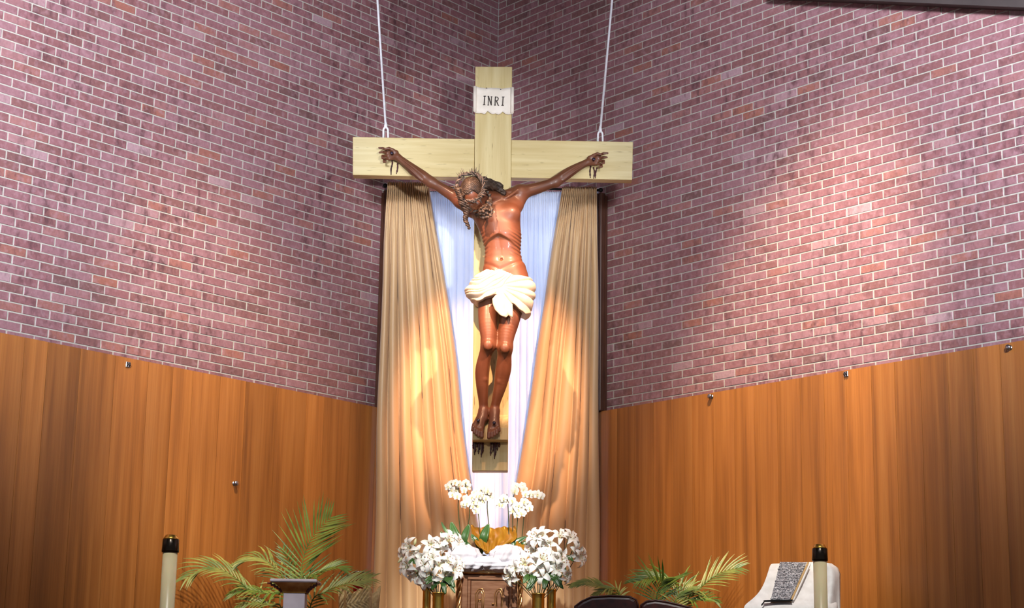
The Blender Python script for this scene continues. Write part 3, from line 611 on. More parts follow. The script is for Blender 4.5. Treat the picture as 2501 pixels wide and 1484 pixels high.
FIG = build_sdf('carved_figure', BODY, .0036, MT['skin'], CR, anatomy, 2); tag(FIG, 'glossy brown carved figure with arms spread and head bowed')

# loincloth
def lw(px, py): p = A3(px, py, .22); return p[0], p[2]
LX, LT = zip(*[lw(x, y) for x, y in ((1132, 708), (1140, 700), (1150, 688), (1164, 673), (1189, 663), (1206, 667), (1220, 664), (1253, 677), (1288, 679), (1304, 680), (1312, 684))])
BX, BT = zip(*[lw(x, y) for x, y in ((1132, 716), (1141, 722), (1150, 731), (1164, 740), (1180, 738), (1196, 730), (1212, 728), (1226, 735), (1253, 750), (1270, 762), (1283, 773), (1297, 764), (1304, 735), (1312, 715))])
lr = [(655, 1166, 1292, .125), (668, 1160, 1298, .135), (690, 1146, 1306, .145), (712, 1139, 1307, .150), (728, 1144, 1305, .150), (745, 1156, 1302, .148), (765, 1165, 1299, .145), (785, 1168, 1296, .14)]
la, lb = [A3(r_[1], r_[0], .17) for r_ in lr], [A3(r_[2], r_[0], .17) for r_ in lr]
LOIN = [loft([(a[2] + b[2]) / 2 for a, b in zip(la, lb)], [(a[0] + b[0]) / 2 for a, b in zip(la, lb)], [YC - .17 - (.02 if r_[0] > 720 else 0) for r_ in lr], [(b[0] - a[0]) / 2 for a, b in zip(la, lb)], [r_[3] for r_ in lr], .02, 2.3)]
sw = np.array(lw(1158, 600)); fanc = np.array(lw(1216, 706)); split = [lw(1253, 677), lw(1222, 714), lw(1196, 735)]
def folds(D, X, Y, Z):
    r = np.sqrt((X - sw[0]) ** 2 + ((Z - sw[1]) * .9) ** 2); r = r + .006 * np.sin(X * 38 + 1) + .004 * np.sin(Z * 70); ph1 = r / .027 * 2 * np.pi + 5 * (X - sw[0]) + 1.3 * np.sin(r * 80)
    an = np.arctan2(Z - fanc[1], X - fanc[0]); ph2 = an * 21 + .9 * np.sin(an * 6 + 1)
    sx = np.interp(Z, [p[1] for p in reversed(split)], [p[0] for p in reversed(split)]); wgt = np.clip((X - sx) / .012 + .5, 0, 1)
    rip = lambda p: np.abs(np.sin(p / 2)) ** .55 - .7
    D = D - .015 * (rip(ph1) * (1 - wgt) + rip(ph2) * wgt * np.clip(np.hypot(X - fanc[0], Z - fanc[1]) / .07, .15, 1.1)) - .006 * (1 - wgt)
    tp = np.interp(X, LX, LT); bt = np.interp(X, BX, BT) + .004 * np.sin(X * 90)
    return np.maximum(D, np.maximum((Z - tp) * .8, (bt - Z) * .8))
LC = build_sdf('loincloth', LOIN, .0036, MT['loin'], FIG, folds, 1); tag(LC, 'cream white carved loincloth with swagged folds')
tail = []
tq = [(720, 1212, 1232), (730, 1203, 1240), (742, 1204, 1251), (755, 1209, 1252), (766, 1220, 1252), (772, 1232, 1252)]
P = []
for y, a, b in tq: P.append([A3(a + (b - a) * u, y + 2.5 * math.sin(u * 9) * (1 if y > 750 else .3), .345 + .012 * math.sin(u * 7 + y * .05) - .0006 * (y - 720) * 0) for u in np.linspace(0, 1, 16)])
MB().grid([[tuple(p) for p in r_] for r_ in P]).build('cloth_tail', MT['loin'], LC, True, solid=.012)

# hair, beard
def blobs(pts, wob=.006, k=.008, seed=1):
    rr = random.Random(seed); out = []
    pts = spline([Vector((*A3(*p[:3]),)) for p in pts], 5); return pts
def lock(pts, r0, r1, seed):
    rr = random.Random(seed); sp = spline([Vector(A3(*p)) for p in pts], 6); out = []; n = len(sp)
    for s_ in (0, math.pi):
        last = None
        for i, p in enumerate(sp):
            t = i / (n - 1); r = r0 + (r1 - r0) * t; a = s_ + i * .6 + rr.uniform(-.35, .35); q = np.array(p) + np.array((math.cos(a) * r * .42, math.sin(a) * r * .42, rr.uniform(-.2, .2) * r))
            if last is not None: out.append(cone(last, q, r * .72, r * .72, .004))
            last = q
    return out
HAIR = [ell(H(0, -.012, .014), (.090, .110, .112), HA, .012)]
HAIR += [ell(A3(1186, 450, .29), (.036, .04, .036), k=.02), ell(A3(1200, 455, .25), (.032, .035, .03), k=.015)]
HAIR += lock([(1184, 446, .31), (1198, 456, .27), (1212, 458, .24), (1224, 466, .23), (1231, 474, .22)], .028, .020, 2)
HAIR += lock([(1180, 438, .29), (1196, 446, .25), (1210, 450, .22), (1222, 456, .21)], .030, .024, 3)
HAIR += lock([(1128, 478, .40), (1130, 495, .39), (1137, 508, .37), (1139, 524, .36), (1136, 534, .355), (1141, 546, .35), (1146, 558, .345)], .028, .010, 4)
HAIR += lock([(1120, 462, .40), (1126, 482, .39), (1132, 500, .37), (1138, 512, .35)], .026, .022, 6)
HAIR += lock([(1135, 490, .40), (1146, 503, .38), (1148, 512, .36)], .024, .016, 8)
fh = H(0, .10, .045)
def hairpost(D, X, Y, Z):
    P = [X - HC[0], Y - HC[1], Z - HC[2]]; s_, f_, u_ = [A_[0] * P[0] + A_[1] * P[1] + A_[2] * P[2] for A_ in HA]
    inh = (np.sqrt((s_ / .1) ** 2 + (f_ / .12) ** 2 + (u_ / .12) ** 2) < 1.1)
    D = D + np.where(inh, .0045 * np.abs(np.sin(np.pi * (f_ + .010 * np.cos(s_ * 130)) / .014)), .002 * np.sin(Z * 420 + X * 200))
    # open the face: below the brow line only the back and sides stay
    cut = np.minimum(np.minimum(f_ - .035, .080 - u_), .3); cut2 = np.minimum(f_ - (-.02), .005 - u_)
    D = np.where(inh, np.maximum(D, np.maximum(cut, np.minimum(cut2, .075 - np.abs(s_)))), D); return D
HR = build_sdf('hair', HAIR, .0036, MT['hair'], FIG, hairpost, 1); tag(HR, 'dark brown wavy carved hair')
BEARD = []; rr = random.Random(4)
for (x, y, d, r) in [(1191, 470, .33, .011), (1195, 477, .335, .013), (1197, 485, .34, .014), (1198, 493, .345, .015), (1197, 501, .35, .015), (1199, 509, .355, .016), (1200, 517, .355, .016), (1197, 524, .355, .016), (1190, 529, .36, .015), (1182, 531, .362, .013), (1176, 531, .362, .011), (1188, 520, .37, .017), (1192, 512, .37, .017), (1180, 522, .375, .016), (1183, 512, .385, .014), (1172, 520, .38, .014)]:
    c = A3(x, y, d); BEARD += [ell(c, (r, r, r), k=.006)]
    for q in range(3):
        a = rr.uniform(0, 6.28); BEARD.append(ell(c + np.array((math.cos(a) * r * .8, -r * .6, math.sin(a) * r * .8)), (r * .5,) * 3, k=.002))
BEARD += [ell(A3(1186, 506, .372), (.028, .026, .026), k=.01), ell(A3(1177, 513, .378), (.026, .026, .024), k=.01), ell(A3(1192, 494, .352), (.02, .022, .022), k=.01)]
for (x, y, d, r) in [(1180, 504, .402, .010), (1188, 503, .396, .010), (1184, 511, .402, .010), (1175, 508, .405, .010), (1173, 516, .402, .010), (1181, 517, .398, .010), (1190, 511, .392, .010)]: BEARD.append(ell(A3(x, y, d), (r, r, r), k=.003))
BEARD += [cone(H(.0, .112, -.062), H(.04, .085, -.085), .010, .009, .006), cone(H(.0, .112, -.062), H(-.04, .085, -.085), .010, .009, .006), ell(H(0, .085, -.125), (.03, .03, .03), HA, .01), ell(H(.04, .05, -.11), (.025, .03, .03), HA, .01), ell(H(-.04, .05, -.11), (.025, .03, .03), HA, .01)]
BD = build_sdf('beard', BEARD, .003, MT['hair'], FIG, None, 1); tag(BD, 'dark curly carved beard and moustache')
# crown of thorns
CC = np.array(at(1147, 456, YC - .405)); cn_ = Vector((-.20, -.97, -.06)).normalized(); ca = Vector((1, 0, 0)); ca = (ca - cn_ * ca.dot(cn_)).normalized(); cb = cn_.cross(ca)
q = MB(); rr = random.Random(12)
for k in range(7):
    ph = rr.uniform(0, 6.28); fq = rr.choice([4, 5, 6, 7]); r0 = rr.uniform(.096, .106); ring = []
    for i in range(65):
        t = 2 * math.pi * i / 64; r = r0 + .010 * math.sin(fq * t + ph); hgt = .016 * math.cos(fq * t + ph) + .006 * math.sin(3 * t + k)
        ring.append(Vector(CC) + (ca * math.cos(t) * .98 + cb * math.sin(t) * 1.02) * r + cn_ * (hgt - .012))
    q.tube(ring, .0050, 6)
for k in range(58):
    t = rr.uniform(0, 6.28); b = Vector(CC) + (ca * math.cos(t) + cb * math.sin(t)) * rr.uniform(.092, .108) + cn_ * rr.uniform(-.03, .01)
    dr = ((ca * math.cos(t) + cb * math.sin(t)) * rr.uniform(.3, 1) + cn_ * rr.uniform(-.5, .9) + Vector((0, 0, rr.uniform(-.2, .5)))).normalized()
    q.tube([b, b + dr * .02, b + dr * rr.uniform(.03, .055)], [.0035, .0025, .0006], 5)
b = Vector(A3(1169, 428, .385)); q.tube([b, b + Vector((.004, 0, .085))], [.003, .001], 5)
tag(q.build('thorn_crown', MT['thorn'], FIG, True), 'grey brown woven crown of thorns')
# nails and painted blood
for (x, y, d) in ((957, 375, .085), (1450, 390, .085), (1168, 1027, .20), (1207, 1033, .205)):
    c = Vector(A3(x, y, d)); dr = Vector((0, -1, .15)).normalized(); MB().tube([c + dr * -.02, c + dr * .006, c + dr * .007, c + dr * .013, c + dr * .016], [.006, .006, .012, .012, .006], 10).build('nail', MT['nail'], FIG, True)
def drip(pts, parent, d=.004, w=.006):
    sp = spline([Vector(A3(x, y, d)) for x, y in pts], 4); n = len(sp); MB().tube(sp, [w * (.7 + .5 * math.sin(i * 1.3) ** 2) * (1 if i < n - 2 else .6) for i in range(n)], 6).build('blood_drip', MT['blood'], parent, True)
for pts in ([(957, 388), (958, 400), (955, 412), (955, 427)], [(971, 398), (971, 410), (968, 424)]): drip(pts, cbl)
for pts in ([(1443, 404), (1441, 418), (1442, 434)], [(1449, 408), (1452, 420), (1450, 436)], [(1458, 410), (1455, 420), (1454, 435)]): drip(pts, cbr)
rr = random.Random(21)
for x, y1 in ((1156, 1096), (1159, 1110), (1161.5, 1102), (1165, 1092), (1169, 1108), (1172, 1098), (1176, 1116), (1179.5, 1106), (1199, 1112), (1203, 1104), (1207.5, 1120), (1211, 1110), (1215, 1100), (1219, 1092)):
    drip([(x, 1080), (x + rr.uniform(-1, 1), (1080 + y1) / 2), (x + rr.uniform(-1, 1), y1)], up, .026, .006)

# ------------------------------------------------------------------ hanging cables
for lab, x0, y0, xt, xs in (('left', 942, 335, 922, 937.5), ('right', 1466, 345, 1495, 1460.5)):
    b = at(x0, y0, YC + .05); T = thing('hanging_cable', b, f'white steel cable with shackle holding the {lab} arm of the cross', 'cable', 'cables holding up the cross')
    e0 = at(x0, y0 - 26, YC + .05); e1 = at(xt, 0, YC + .05); dv = (e1 - e0); k = (WALL_TOP - e0.z) / dv.z; e2 = e0 + dv * k
    MB().tube([e0, e1, e2], .0085, 8).build('cable', MT['cable'], T, True)
    sp = []
    for i in range(21):
        t = math.pi * i / 20; sp.append(at(x0 - 5.5 * math.cos(t), y0 - 16 - 8 * math.sin(t), YC + .05))
    sp = [at(x0 - 6, y0 + 4, YC + .05)] + sp + [at(x0 + 6, y0 + 4, YC + .05)]
    MB().tube(sp, .0075, 8).build('shackle', MT['cable'], T, True)
    MB().lathe(e0 - Vector((0, 0, .015)), [(.006, 0), (.013, .008), (.013, .022), (.008, .05)], 10).build('cable_clamp', MT['cable'], T, True)

# ------------------------------------------------------------------ tabernacle on its stand
TY = 12.45; tz = at(1195, 1402, TY).z
tl, tr = at(1128, 1402, TY).x, at(1264, 1402, TY).x; tc = (tl + tr) / 2; tw = tr - tl; TH = .60; TD = .42
TB = thing('tabernacle', (tc, TY + TD / 2, tz - TH), 'bronze tabernacle with alpha and omega on its door, under the crucifix', 'tabernacle')
MB().box((tc, TY + TD / 2, tz - TH / 2), (tw, TD, TH), None, .006).build('case', MT['bronze'], TB, fixn=True)
MB().box((tc, TY + TD / 2, tz + .017), (tw + .07, TD + .05, .034), None, .008).build('top_slab', MT['bronze_gilt'], TB, fixn=True)
dl, dr = at(1150, 1440, TY).x, at(1243, 1440, TY).x; dz = at(1195, 1417, TY).z; dc = (dl + dr) / 2; dw = dr - dl; db = tz - TH + .05
for nm, c, d_ in (('frame_bar', (dc, TY - .008, dz + .012), (dw + .05, .02, .022)), ('frame_bar', (dl - .012, TY - .008, (dz + db) / 2), (.022, .02, dz - db)), ('frame_bar', (dr + .012, TY - .008, (dz + db) / 2), (.022, .02, dz - db))):
    MB().box(c, d_, None, .004).build(nm, MT['bronze'], TB, fixn=True)
DO = MB().box((dc, TY - .003, (dz + db) / 2), (dw, .012, dz - db), None, .003).build('door', MT['bronze'], TB, fixn=True)
def wire(pts, nm='raised_letter'):
    MB().tube([at(x, y, TY - .012) for x, y in pts], .0042, 6).build(nm, MT['bronze_gilt'], DO, True)
wire([(1161, 1500), (1162, 1470), (1161, 1449), (1168, 1438), (1178, 1437), (1183, 1448), (1181, 1470), (1181, 1500)])
wire([(1165, 1500), (1166, 1468), (1166, 1451), (1171, 1443), (1176, 1443), (1178, 1451), (1177, 1468), (1177, 1500)]); wire([(1166, 1463.5), (1177, 1463.5)]); wire([(1166, 1467.5), (1177, 1467.5)])
wire([(1208, 1500), (1214, 1490), (1209, 1470), (1208, 1449), (1215, 1438), (1224, 1437), (1229, 1448), (1228, 1470), (1223, 1490), (1230, 1500)])
wire([(1213, 1480), (1213, 1452), (1217, 1444), (1222, 1443), (1225, 1452), (1224, 1480)])
MB().lathe(at(1204, 1474, TY - .016) - Vector((0, 0, .009)), [(.001, 0), (.007, .003), (.009, .009), (.007, .015), (.001, .018)], 12).build('door_knob', MT['bronze_gilt'], DO, True)
for x in (1121, 1271):
    c0 = at(x, 1412, TY - .01); q = MB(); N = 46; zb = tz - TH
    for s_ in range(3):
        q.tube([Vector((c0.x + .0105 * math.cos(i * .42 + s_ * 2.094), c0.y + .0105 * math.sin(i * .42 + s_ * 2.094), zb + (c0.z - zb) * i / N)) for i in range(N + 1)], .0095, 6)
    q.build('twisted_column', MT['bronze_gilt'], TB, True)
    MB().lathe(c0, [(.012, 0), (.02, .008), (.014, .016), (.026, .034), (.028, .04)], 14).build('column_capital', MT['bronze_gilt'], TB, True)
ST = MB().box((tc, TY + TD / 2, (FLOOR + tz - TH) / 2), (tw + .02, TD + .02, tz - TH - FLOOR - .004), None, .01).build('tabernacle_stand', MT['dark_wood'], fixn=True); tag(ST, 'plain wooden stand under the bronze tabernacle', 'stand')

# satin and tulle dressing on top
def sheet(rowsP, name, mat, parent, solid=.003, amp=.012, seed=1, nu=40, freq=9):
    """rowsP: rows of (px,py,Y) control points resampled to nu columns, ruffled in depth"""
    out = []; rr = random.Random(seed); p1, p2, p3 = [rr.uniform(0, 6) for _ in range(3)]
    for r_ in rowsP:
        sp = spline([at(*p) for p in r_], 10); out.append([sp[min(len(sp) - 1, int(i / nu * (len(sp) - 1) + .5))] for i in range(nu + 1)])
    cols = [spline([row[j] for row in out], 6) for j in range(nu + 1)]; n = len(cols[0]); P = []
    for i in range(n):
        P.append([cols[j][i] + Vector((0, -1, .3)) * amp * (math.sin(j / nu * freq * 1.3 + i * .22 + p1) * .8 + abs(math.sin(j / nu * freq * 1.7 - i * .30 + p2)) * .9 + .25 * math.sin(i * .6 + j * .25 + p3)) for j in range(nu + 1)])
    return MB().grid(P).build(name, mat, parent, True, solid)
sat = sheet([[(1150, 1284, 12.68), (1175, 1288, 12.70), (1205, 1290, 12.70), (1235, 1288, 12.70), (1256, 1284, 12.68)], [(1152, 1300, 12.62), (1176, 1305, 12.64), (1204, 1308, 12.64), (1234, 1305, 12.64), (1262, 1300, 12.62)], [(1158, 1318, 12.55), (1180, 1326, 12.56), (1200, 1328, 12.56), (1224, 1324, 12.56), (1260, 1318, 12.56)], [(1168, 1335, 12.50), (1182, 1345, 12.48), (1194, 1350, 12.47), (1208, 1344, 12.48), (1230, 1333, 12.50)], [(1188, 1346, 12.47), (1191, 1352, 12.46), (1195, 1354, 12.46), (1199, 1351, 12.46), (1204, 1346, 12.47)]], 'satin_cloth', MT['satin'], None, amp=.017, seed=3, freq=14)
tag(sat, 'shiny gold satin cloth falling in a V behind the white tulle', 'cloth')
for lab, pts in (('left', [[(1082, 1358, 12.5), (1100, 1352, 12.48), (1125, 1350, 12.5)], [(1080, 1368, 12.44), (1100, 1366, 12.42), (1126, 1364, 12.44)], [(1092, 1378, 12.42), (1105, 1376, 12.4), (1122, 1374, 12.42)]]), ('right', [[(1262, 1322, 12.56), (1278, 1330, 12.55), (1296, 1338, 12.56)], [(1258, 1340, 12.50), (1276, 1350, 12.48), (1294, 1358, 12.5)], [(1262, 1362, 12.45), (1278, 1368, 12.43), (1292, 1374, 12.45)]])):
    o = sheet(pts, 'satin_cloth', MT['satin'], None, amp=.008, seed=8, nu=20); tag(o, f'crumpled end of gold satin cloth peeking out at the {lab} of the tulle', 'cloth')
TU = thing('tulle_wrap', at(1195, 1398, 12.42), 'white gathered tulle heaped on top of the tabernacle', 'tulle')
def puff(c, Y, rx, rz, ry, seed, nm='puff'):
    rr = random.Random(seed); c = at(*c, Y); ph = [rr.uniform(0, 6) for _ in range(4)]; P = []
    for i in range(25):
        th = math.pi * i / 24; row = []
        for j in range(48):
            a = 2 * math.pi * j / 48; w_ = 1 + .16 * abs(math.sin(a * 4.5 + 2.2 * th + ph[0])) + .13 * math.sin(a * 9 + th * 3 + ph[1]) * math.sin(th) + .05 * math.sin(th * 11 + ph[2])
            row.append(c + Vector((rx * math.sin(th) * math.cos(a) * w_, ry * math.sin(th) * math.sin(a) * w_, rz * math.cos(th) * w_)))
        P.append(row)
    MB().grid(P, True).build(nm, MT['tulle'], TU, True)
puff((1132, 1358), 12.46, .11, .068, .09, 1); puff((1240, 1360), 12.46, .105, .075, .09, 2); puff((1190, 1376), 12.44, .115, .045, .08, 5); puff((1150, 1380), 12.43, .10, .04, .08, 6); puff((1235, 1384), 12.43, .11, .036, .08, 7)

# ------------------------------------------------------------------ flower parts
def petal_mesh(prof, wid, nm, mat, cup=.2, ruf=0):
    P = []; k = len(prof)
    for i in range(k):
        r, z = prof[i]; w_ = wid[i]
        P.append([Vector((u * w_, r - abs(u) * w_ * .15, z + cup * w_ * (u * u) + ruf * math.sin(i * 2.2 + u * 3) * w_)) for u in (-1, -.5, 0, .5, 1)])
    me = MB().grid(P).mesh(nm, smooth=True); me.materials.append(mat); return me
LILY_P = [petal_mesh([(.004, 0), (.016, .026), (.034, .044), (.054, .046), (.070, .034), (.078, .018)], [.004, .013, .019, .017, .010, .001], 'petal', MT['petal'], .35, .12 * s_) for s_ in (.6, 1, -1)]
ORCH_W = petal_mesh([(.003, 0), (.011, .002), (.022, .003), (.030, .001), (.034, -.003)], [.004, .014, .019, .014, .003], 'petal', MT['petal'], -.1)
ORCH_N = petal_mesh([(.003, 0), (.012, .001), (.022, .001), (.030, -.002), (.035, -.005)], [.003, .009, .0115, .009, .001], 'petal', MT['petal'], .1)
def stamen_mesh():
    q = MB(); q.lathe((0, 0, 0), [(.003, -.004), (.008, .002), (.010, .014), (.004, .016)], 8)
    for j in range(6):
        a = j * 1.047 + .3; q.tube([(0, 0, .004), (.012 * math.cos(a), .012 * math.sin(a), .035), (.022 * math.cos(a), .022 * math.sin(a), .058)], [.0013, .0011, .001], 4)
    me = q.mesh('lily_flower', smooth=True); me.materials.append(MT['throat']); return me
def anther_mesh():
    q = MB()
    for j in range(6):
        a = j * 1.047 + .3; c = Vector((.022 * math.cos(a), .022 * math.sin(a), .058)); t = Vector((-math.sin(a), math.cos(a), .2)) * .006; q.tube([c - t, c, c + t], [.0012, .0024, .0012], 5)
    me = q.mesh('anther', smooth=True); me.materials.append(MT['anther']); return me
LILY_C, LILY_A = stamen_mesh(), anther_mesh()
def orchid_mesh():
    q = MB(); q.lathe((0, 0, -.004), [(.002, 0), (.006, .003), (.006, .008), (.002, .012)], 8); me = q.mesh('orchid_flower', smooth=True); me.materials.append(MT['throat']); return me
def lip_mesh():
    q = MB(); q.grid([[Vector((u * w_, -r, z)) for u in (-1, 0, 1)] for r, z, w_ in ((.002, .006, .003), (.008, .010, .008), (.015, .009, .006), (.020, .004, .002))]); me = q.mesh('lip', smooth=True); me.materials.append(MT['throat']); return me
ORCH_C, ORCH_L = orchid_mesh(), lip_mesh()
def orient(pos, axis, spin, sc=1.):
    return Matrix.Translation(pos) @ Vector(axis).to_track_quat('Z', 'Y').to_matrix().to_4x4() @ Matrix.Rotation(spin, 4, 'Z') @ Matrix.Scale(sc, 4)
def lily(parent, pos, axis, sc, rr):
    f = inst('lily_flower', LILY_C, parent, orient(Vector(pos) - wloc(parent), axis, rr.uniform(0, 6), sc)); inst('anther', LILY_A, f, Matrix())
    for j in range(6): inst('petal', LILY_P[j % 3], f, Matrix.Rotation(j * math.pi / 3 + rr.uniform(-.08, .08), 4, 'Z') @ Matrix.Rotation(rr.uniform(-.15, .2), 4, 'X') @ Matrix.Translation((0, 0, .003 * (j % 2))))
    return f
def orchid_flower(parent, pos, axis, sc, rr):
    f = inst('orchid_flower', ORCH_C, parent, orient(Vector(pos) - wloc(parent), axis, rr.uniform(-.3, .3), sc)); inst('lip', ORCH_L, f, Matrix())
    for a, me in ((0, ORCH_N), (1.25, ORCH_W), (-1.25, ORCH_W), (2.5, ORCH_N), (-2.5, ORCH_N)):
        inst('petal', me, f, Matrix.Rotation(a, 4, 'Z') @ Matrix.Rotation(rr.uniform(-.1, .25), 4, 'X') @ Matrix.Translation((0, 0, .002 if me is ORCH_W else 0)))
def leaf_obj(parent, pts, wid, mat, nm='leaf', cup=.3, face=(0, -1, .4)):
    sp = spline(pts, 5); n = len(sp); P = []; fv = Vector(face)
    for i, p in enumerate(sp):
        t = i / (n - 1); d = (sp[min(i + 1, n - 1)] - sp[max(i - 1, 0)]).normalized(); s_ = d.cross(fv); s_ = s_.normalized() if s_.length > .01 else Vector((1, 0, 0)); nn = s_.cross(d)
        w_ = wid * (math.sin(math.pi * min(1, t * .93 + .05)) ** .75)
        P.append([p + s_ * u * w_ + nn * cup * w_ * (abs(u) - .5) for u in (-1, -.5, 0, .5, 1)])
    return MB().grid(P).build(nm, mat, parent, True, .0012)

# ------------------------------------------------------------------ brass vases of lilies left and right of the tabernacle
def vase(x, y, Y, wpx, label, h, plinth_z):
    c = at(x, y, Y); r = wpx / 2 / 360; T = thing('brass_vase', (c.x, Y, plinth_z), label, 'vase', 'brass vases beside the tabernacle'); H_ = c.z - plinth_z
    MB().lathe((c.x, Y, plinth_z), [(r * .9, 0), (r, .01), (r * .98, H_ * .3), (r * .93, H_ * .9), (r * .95, H_ - .02), (r * 1.05, H_ - .004), (r * 1.05, H_), (r * .92, H_), (r * .88, H_ - .03), (r * .5, H_ - .08)], 32).build('body', MT['brass'], T, True)
    MB().lathe((c.x, Y, plinth_z + H_ - .012), [(r * .96, 0), (r * 1.08, .004), (r * 1.08, .009), (r * .96, .013)], 32).build('rim', MT['brass'], T, True)
    return c
def bouquet(label, base, flowers, buds, leaves, seed, Y):
    rr = random.Random(seed); T = thing('lily_bouquet', base - Vector((0, 0, .10)), label, 'flowers', 'lily bouquets beside the tabernacle'); b = base - Vector((0, 0, .07))
    for i, (x, y, ax, az) in enumerate(flowers):
        p = at(x, y, Y + rr.uniform(-.05, .05)); axis = Vector((ax, -.75, az)).normalized(); lily(T, p, axis, rr.uniform(.88, 1.18), rr)
        m_ = (b + p) / 2 + Vector(((p.x - b.x) * .1, .02, .03)); MB().tube(spline([b, m_, p], 4), .0028, 5).build('stem', MT['stem'], T, True)
    for x, y, dx, dy in buds:
        p, e = at(x, y, Y), at(x + dx, y + dy, Y - .01); MB().tube(spline([p, p * .6 + e * .4, e], 4), [.004, .007, .009, .0105, .011, .010, .008, .005, .002], 8).build('bud', MT['bud'], T, True); MB().tube([b, (b + p) / 2, p], .0025, 5).build('stem', MT['stem'], T, True)
    for x, y, dx, dy in leaves:
        p, e = at(x, y, Y - .03), at(x + dx, y + dy, Y - .07 + rr.uniform(-.03, .03)); leaf_obj(T, [p, (p + e) / 2 + Vector((0, -.015, .02)), e], rr.uniform(.014, .022), MT['leaf'])
for lab, px_, sgn in (('left', 1060, 1), ('right', 1330, -1)):
    c = at(px_, 1484, 12.3); pz = 2.02; q = MB().box((c.x - .02 * sgn, 12.3, (FLOOR + pz) / 2), (.25, .46, pz - FLOOR), None, .008).build('flower_plinth', MT['dark_wood'], fixn=True); tag(q, f'wooden plinth under the brass vases {lab} of the tabernacle', 'plinth', 'plinths for the brass vases')
c1 = vase(1043, 1432, 12.42, 21, 'tall brass vase at far left, behind the front left vase', .4, 2.02); c2 = vase(1071, 1446, 12.20, 29, 'wide brass vase left of the tabernacle, in front', .4, 2.02)
c3 = vase(1315, 1448, 12.20, 31, 'wide brass vase right of the tabernacle, in front', .4, 2.02); c4 = vase(1347, 1438, 12.42, 23, 'tall brass vase at far right, behind the front right vase', .4, 2.02)
rr = random.Random(3)
def scat(lst): return [(x, y, (x - cx_) / 60 + rr.uniform(-.3, .3), (cy_ - y) / 50 + rr.uniform(-.2, .3)) for (x, y) in lst for (cx_, cy_) in [(sum(a for a, _ in lst) / len(lst), sum(b for _, b in lst) / len(lst))]]
bouquet('white lilies spilling left, upper bunch left of the tulle', c1, scat([(1010, 1338), (1024, 1352), (1052, 1330), (1064, 1344), (1092, 1322), (1108, 1328), (994, 1352), (1072, 1328), (1040, 1362)]), [(985, 1360, -14, 14), (1012, 1330, 4, -16), (1064, 1362, 4, 12)], [(1020, 1376, -30, 2), (1020, 1370, 15, -6), (1030, 1380, 24, -6), (1040, 1385, -26, 12)], 1, 12.46)
bouquet('white lilies low and full, over the front left brass vase', c2, scat([(1006, 1386), (1024, 1396), (1040, 1380), (1056, 1398), (1070, 1382), (1090, 1376), (1102, 1392), (1112, 1380), (1048, 1412), (1084, 1400), (1058, 1366)]), [(1046, 1424, 2, 14), (1062, 1424, 4, 12), (1108, 1406, 12, 10)], [(1074, 1420, -20, 20), (1078, 1420, 10, 30), (1090, 1412, 22, 22), (1080, 1415, 20, 12), (1066, 1418, -26, 8), (1084, 1418, 28, 30), (1070, 1420, -34, -2), (1094, 1408, 14, 26), (1080, 1425, 6, 26)], 2, 12.26)
bouquet('white lilies spilling right, upper bunch right of the tulle', c4, scat([(1312, 1316), (1328, 1314), (1312, 1340), (1344, 1332), (1366, 1316), (1386, 1320), (1334, 1346), (1398, 1344), (1408, 1358), (1362, 1354)]), [(1400, 1338, 14, -20), (1312, 1320, -2, -12)], [(1380, 1366, 20, 4), (1350, 1372, -18, -14), (1356, 1378, 14, -26), (1340, 1374, -14, -10), (1370, 1385, 10, 14)], 3, 12.46)
bouquet('white lilies low and full, over the front right brass vase', c3, scat([(1266, 1388), (1284, 1380), (1296, 1396), (1312, 1384), (1326, 1398), (1340, 1380), (1354, 1390), (1374, 1402), (1254, 1404), (1322, 1370), (1362, 1376)]), [(1376, 1414, 14, 8), (1254, 1412, 4, 12), (1362, 1378, 8, -10)], [(1300, 1408, -22, 16), (1310, 1412, -18, 30), (1326, 1412, 6, 28), (1340, 1410, 26, 22), (1330, 1406, 34, 12), (1346, 1412, 30, 26), (1316, 1408, -30, 30), (1336, 1414, -8, 24), (1306, 1402, -8, 26), (1350, 1406, 22, 30)], 4, 12.26)

# ------------------------------------------------------------------ orchids on the tabernacle top
def orchid(label, xb, Y, stems, leaves, seed):
    rr = random.Random(seed); zb = tz + .035; xw = at(xb, 1396, Y).x; T = thing('orchid_plant', (xw, Y, zb), label, 'orchid', 'white orchids on the tabernacle')
    MB().lathe((xw, Y, zb), [(.030, 0), (.040, .09), (.044, .092), (.044, .11), (.038, .11), (.036, .09)], 18).build('pot', MT['pot'], T, True); b = Vector((xw, Y, zb + .10))
    for sx, path, fl_ in stems:
        pts = [b + Vector(((sx - xb) / 360 * .6, 0, 0))] + [at(x, y, Y - .01 * i) for i, (x, y) in enumerate(path)]
        MB().tube(spline(pts, 5), .0032, 6).build('flower_stem', MT['stem'], T, True)
        for x, y in fl_:
            p = at(x, y, Y - .03 + rr.uniform(-.02, .02)); orchid_flower(T, p, Vector((rr.uniform(-.5, .5), -1, rr.uniform(-.2, .35))), rr.uniform(.78, 1.0), rr)
    for pts, w_ in leaves: leaf_obj(T, [b + Vector((0, -.02, .0))] + [at(x, y, Y - .06) for x, y in pts], w_, MT['orchid_leaf'], cup=.25)
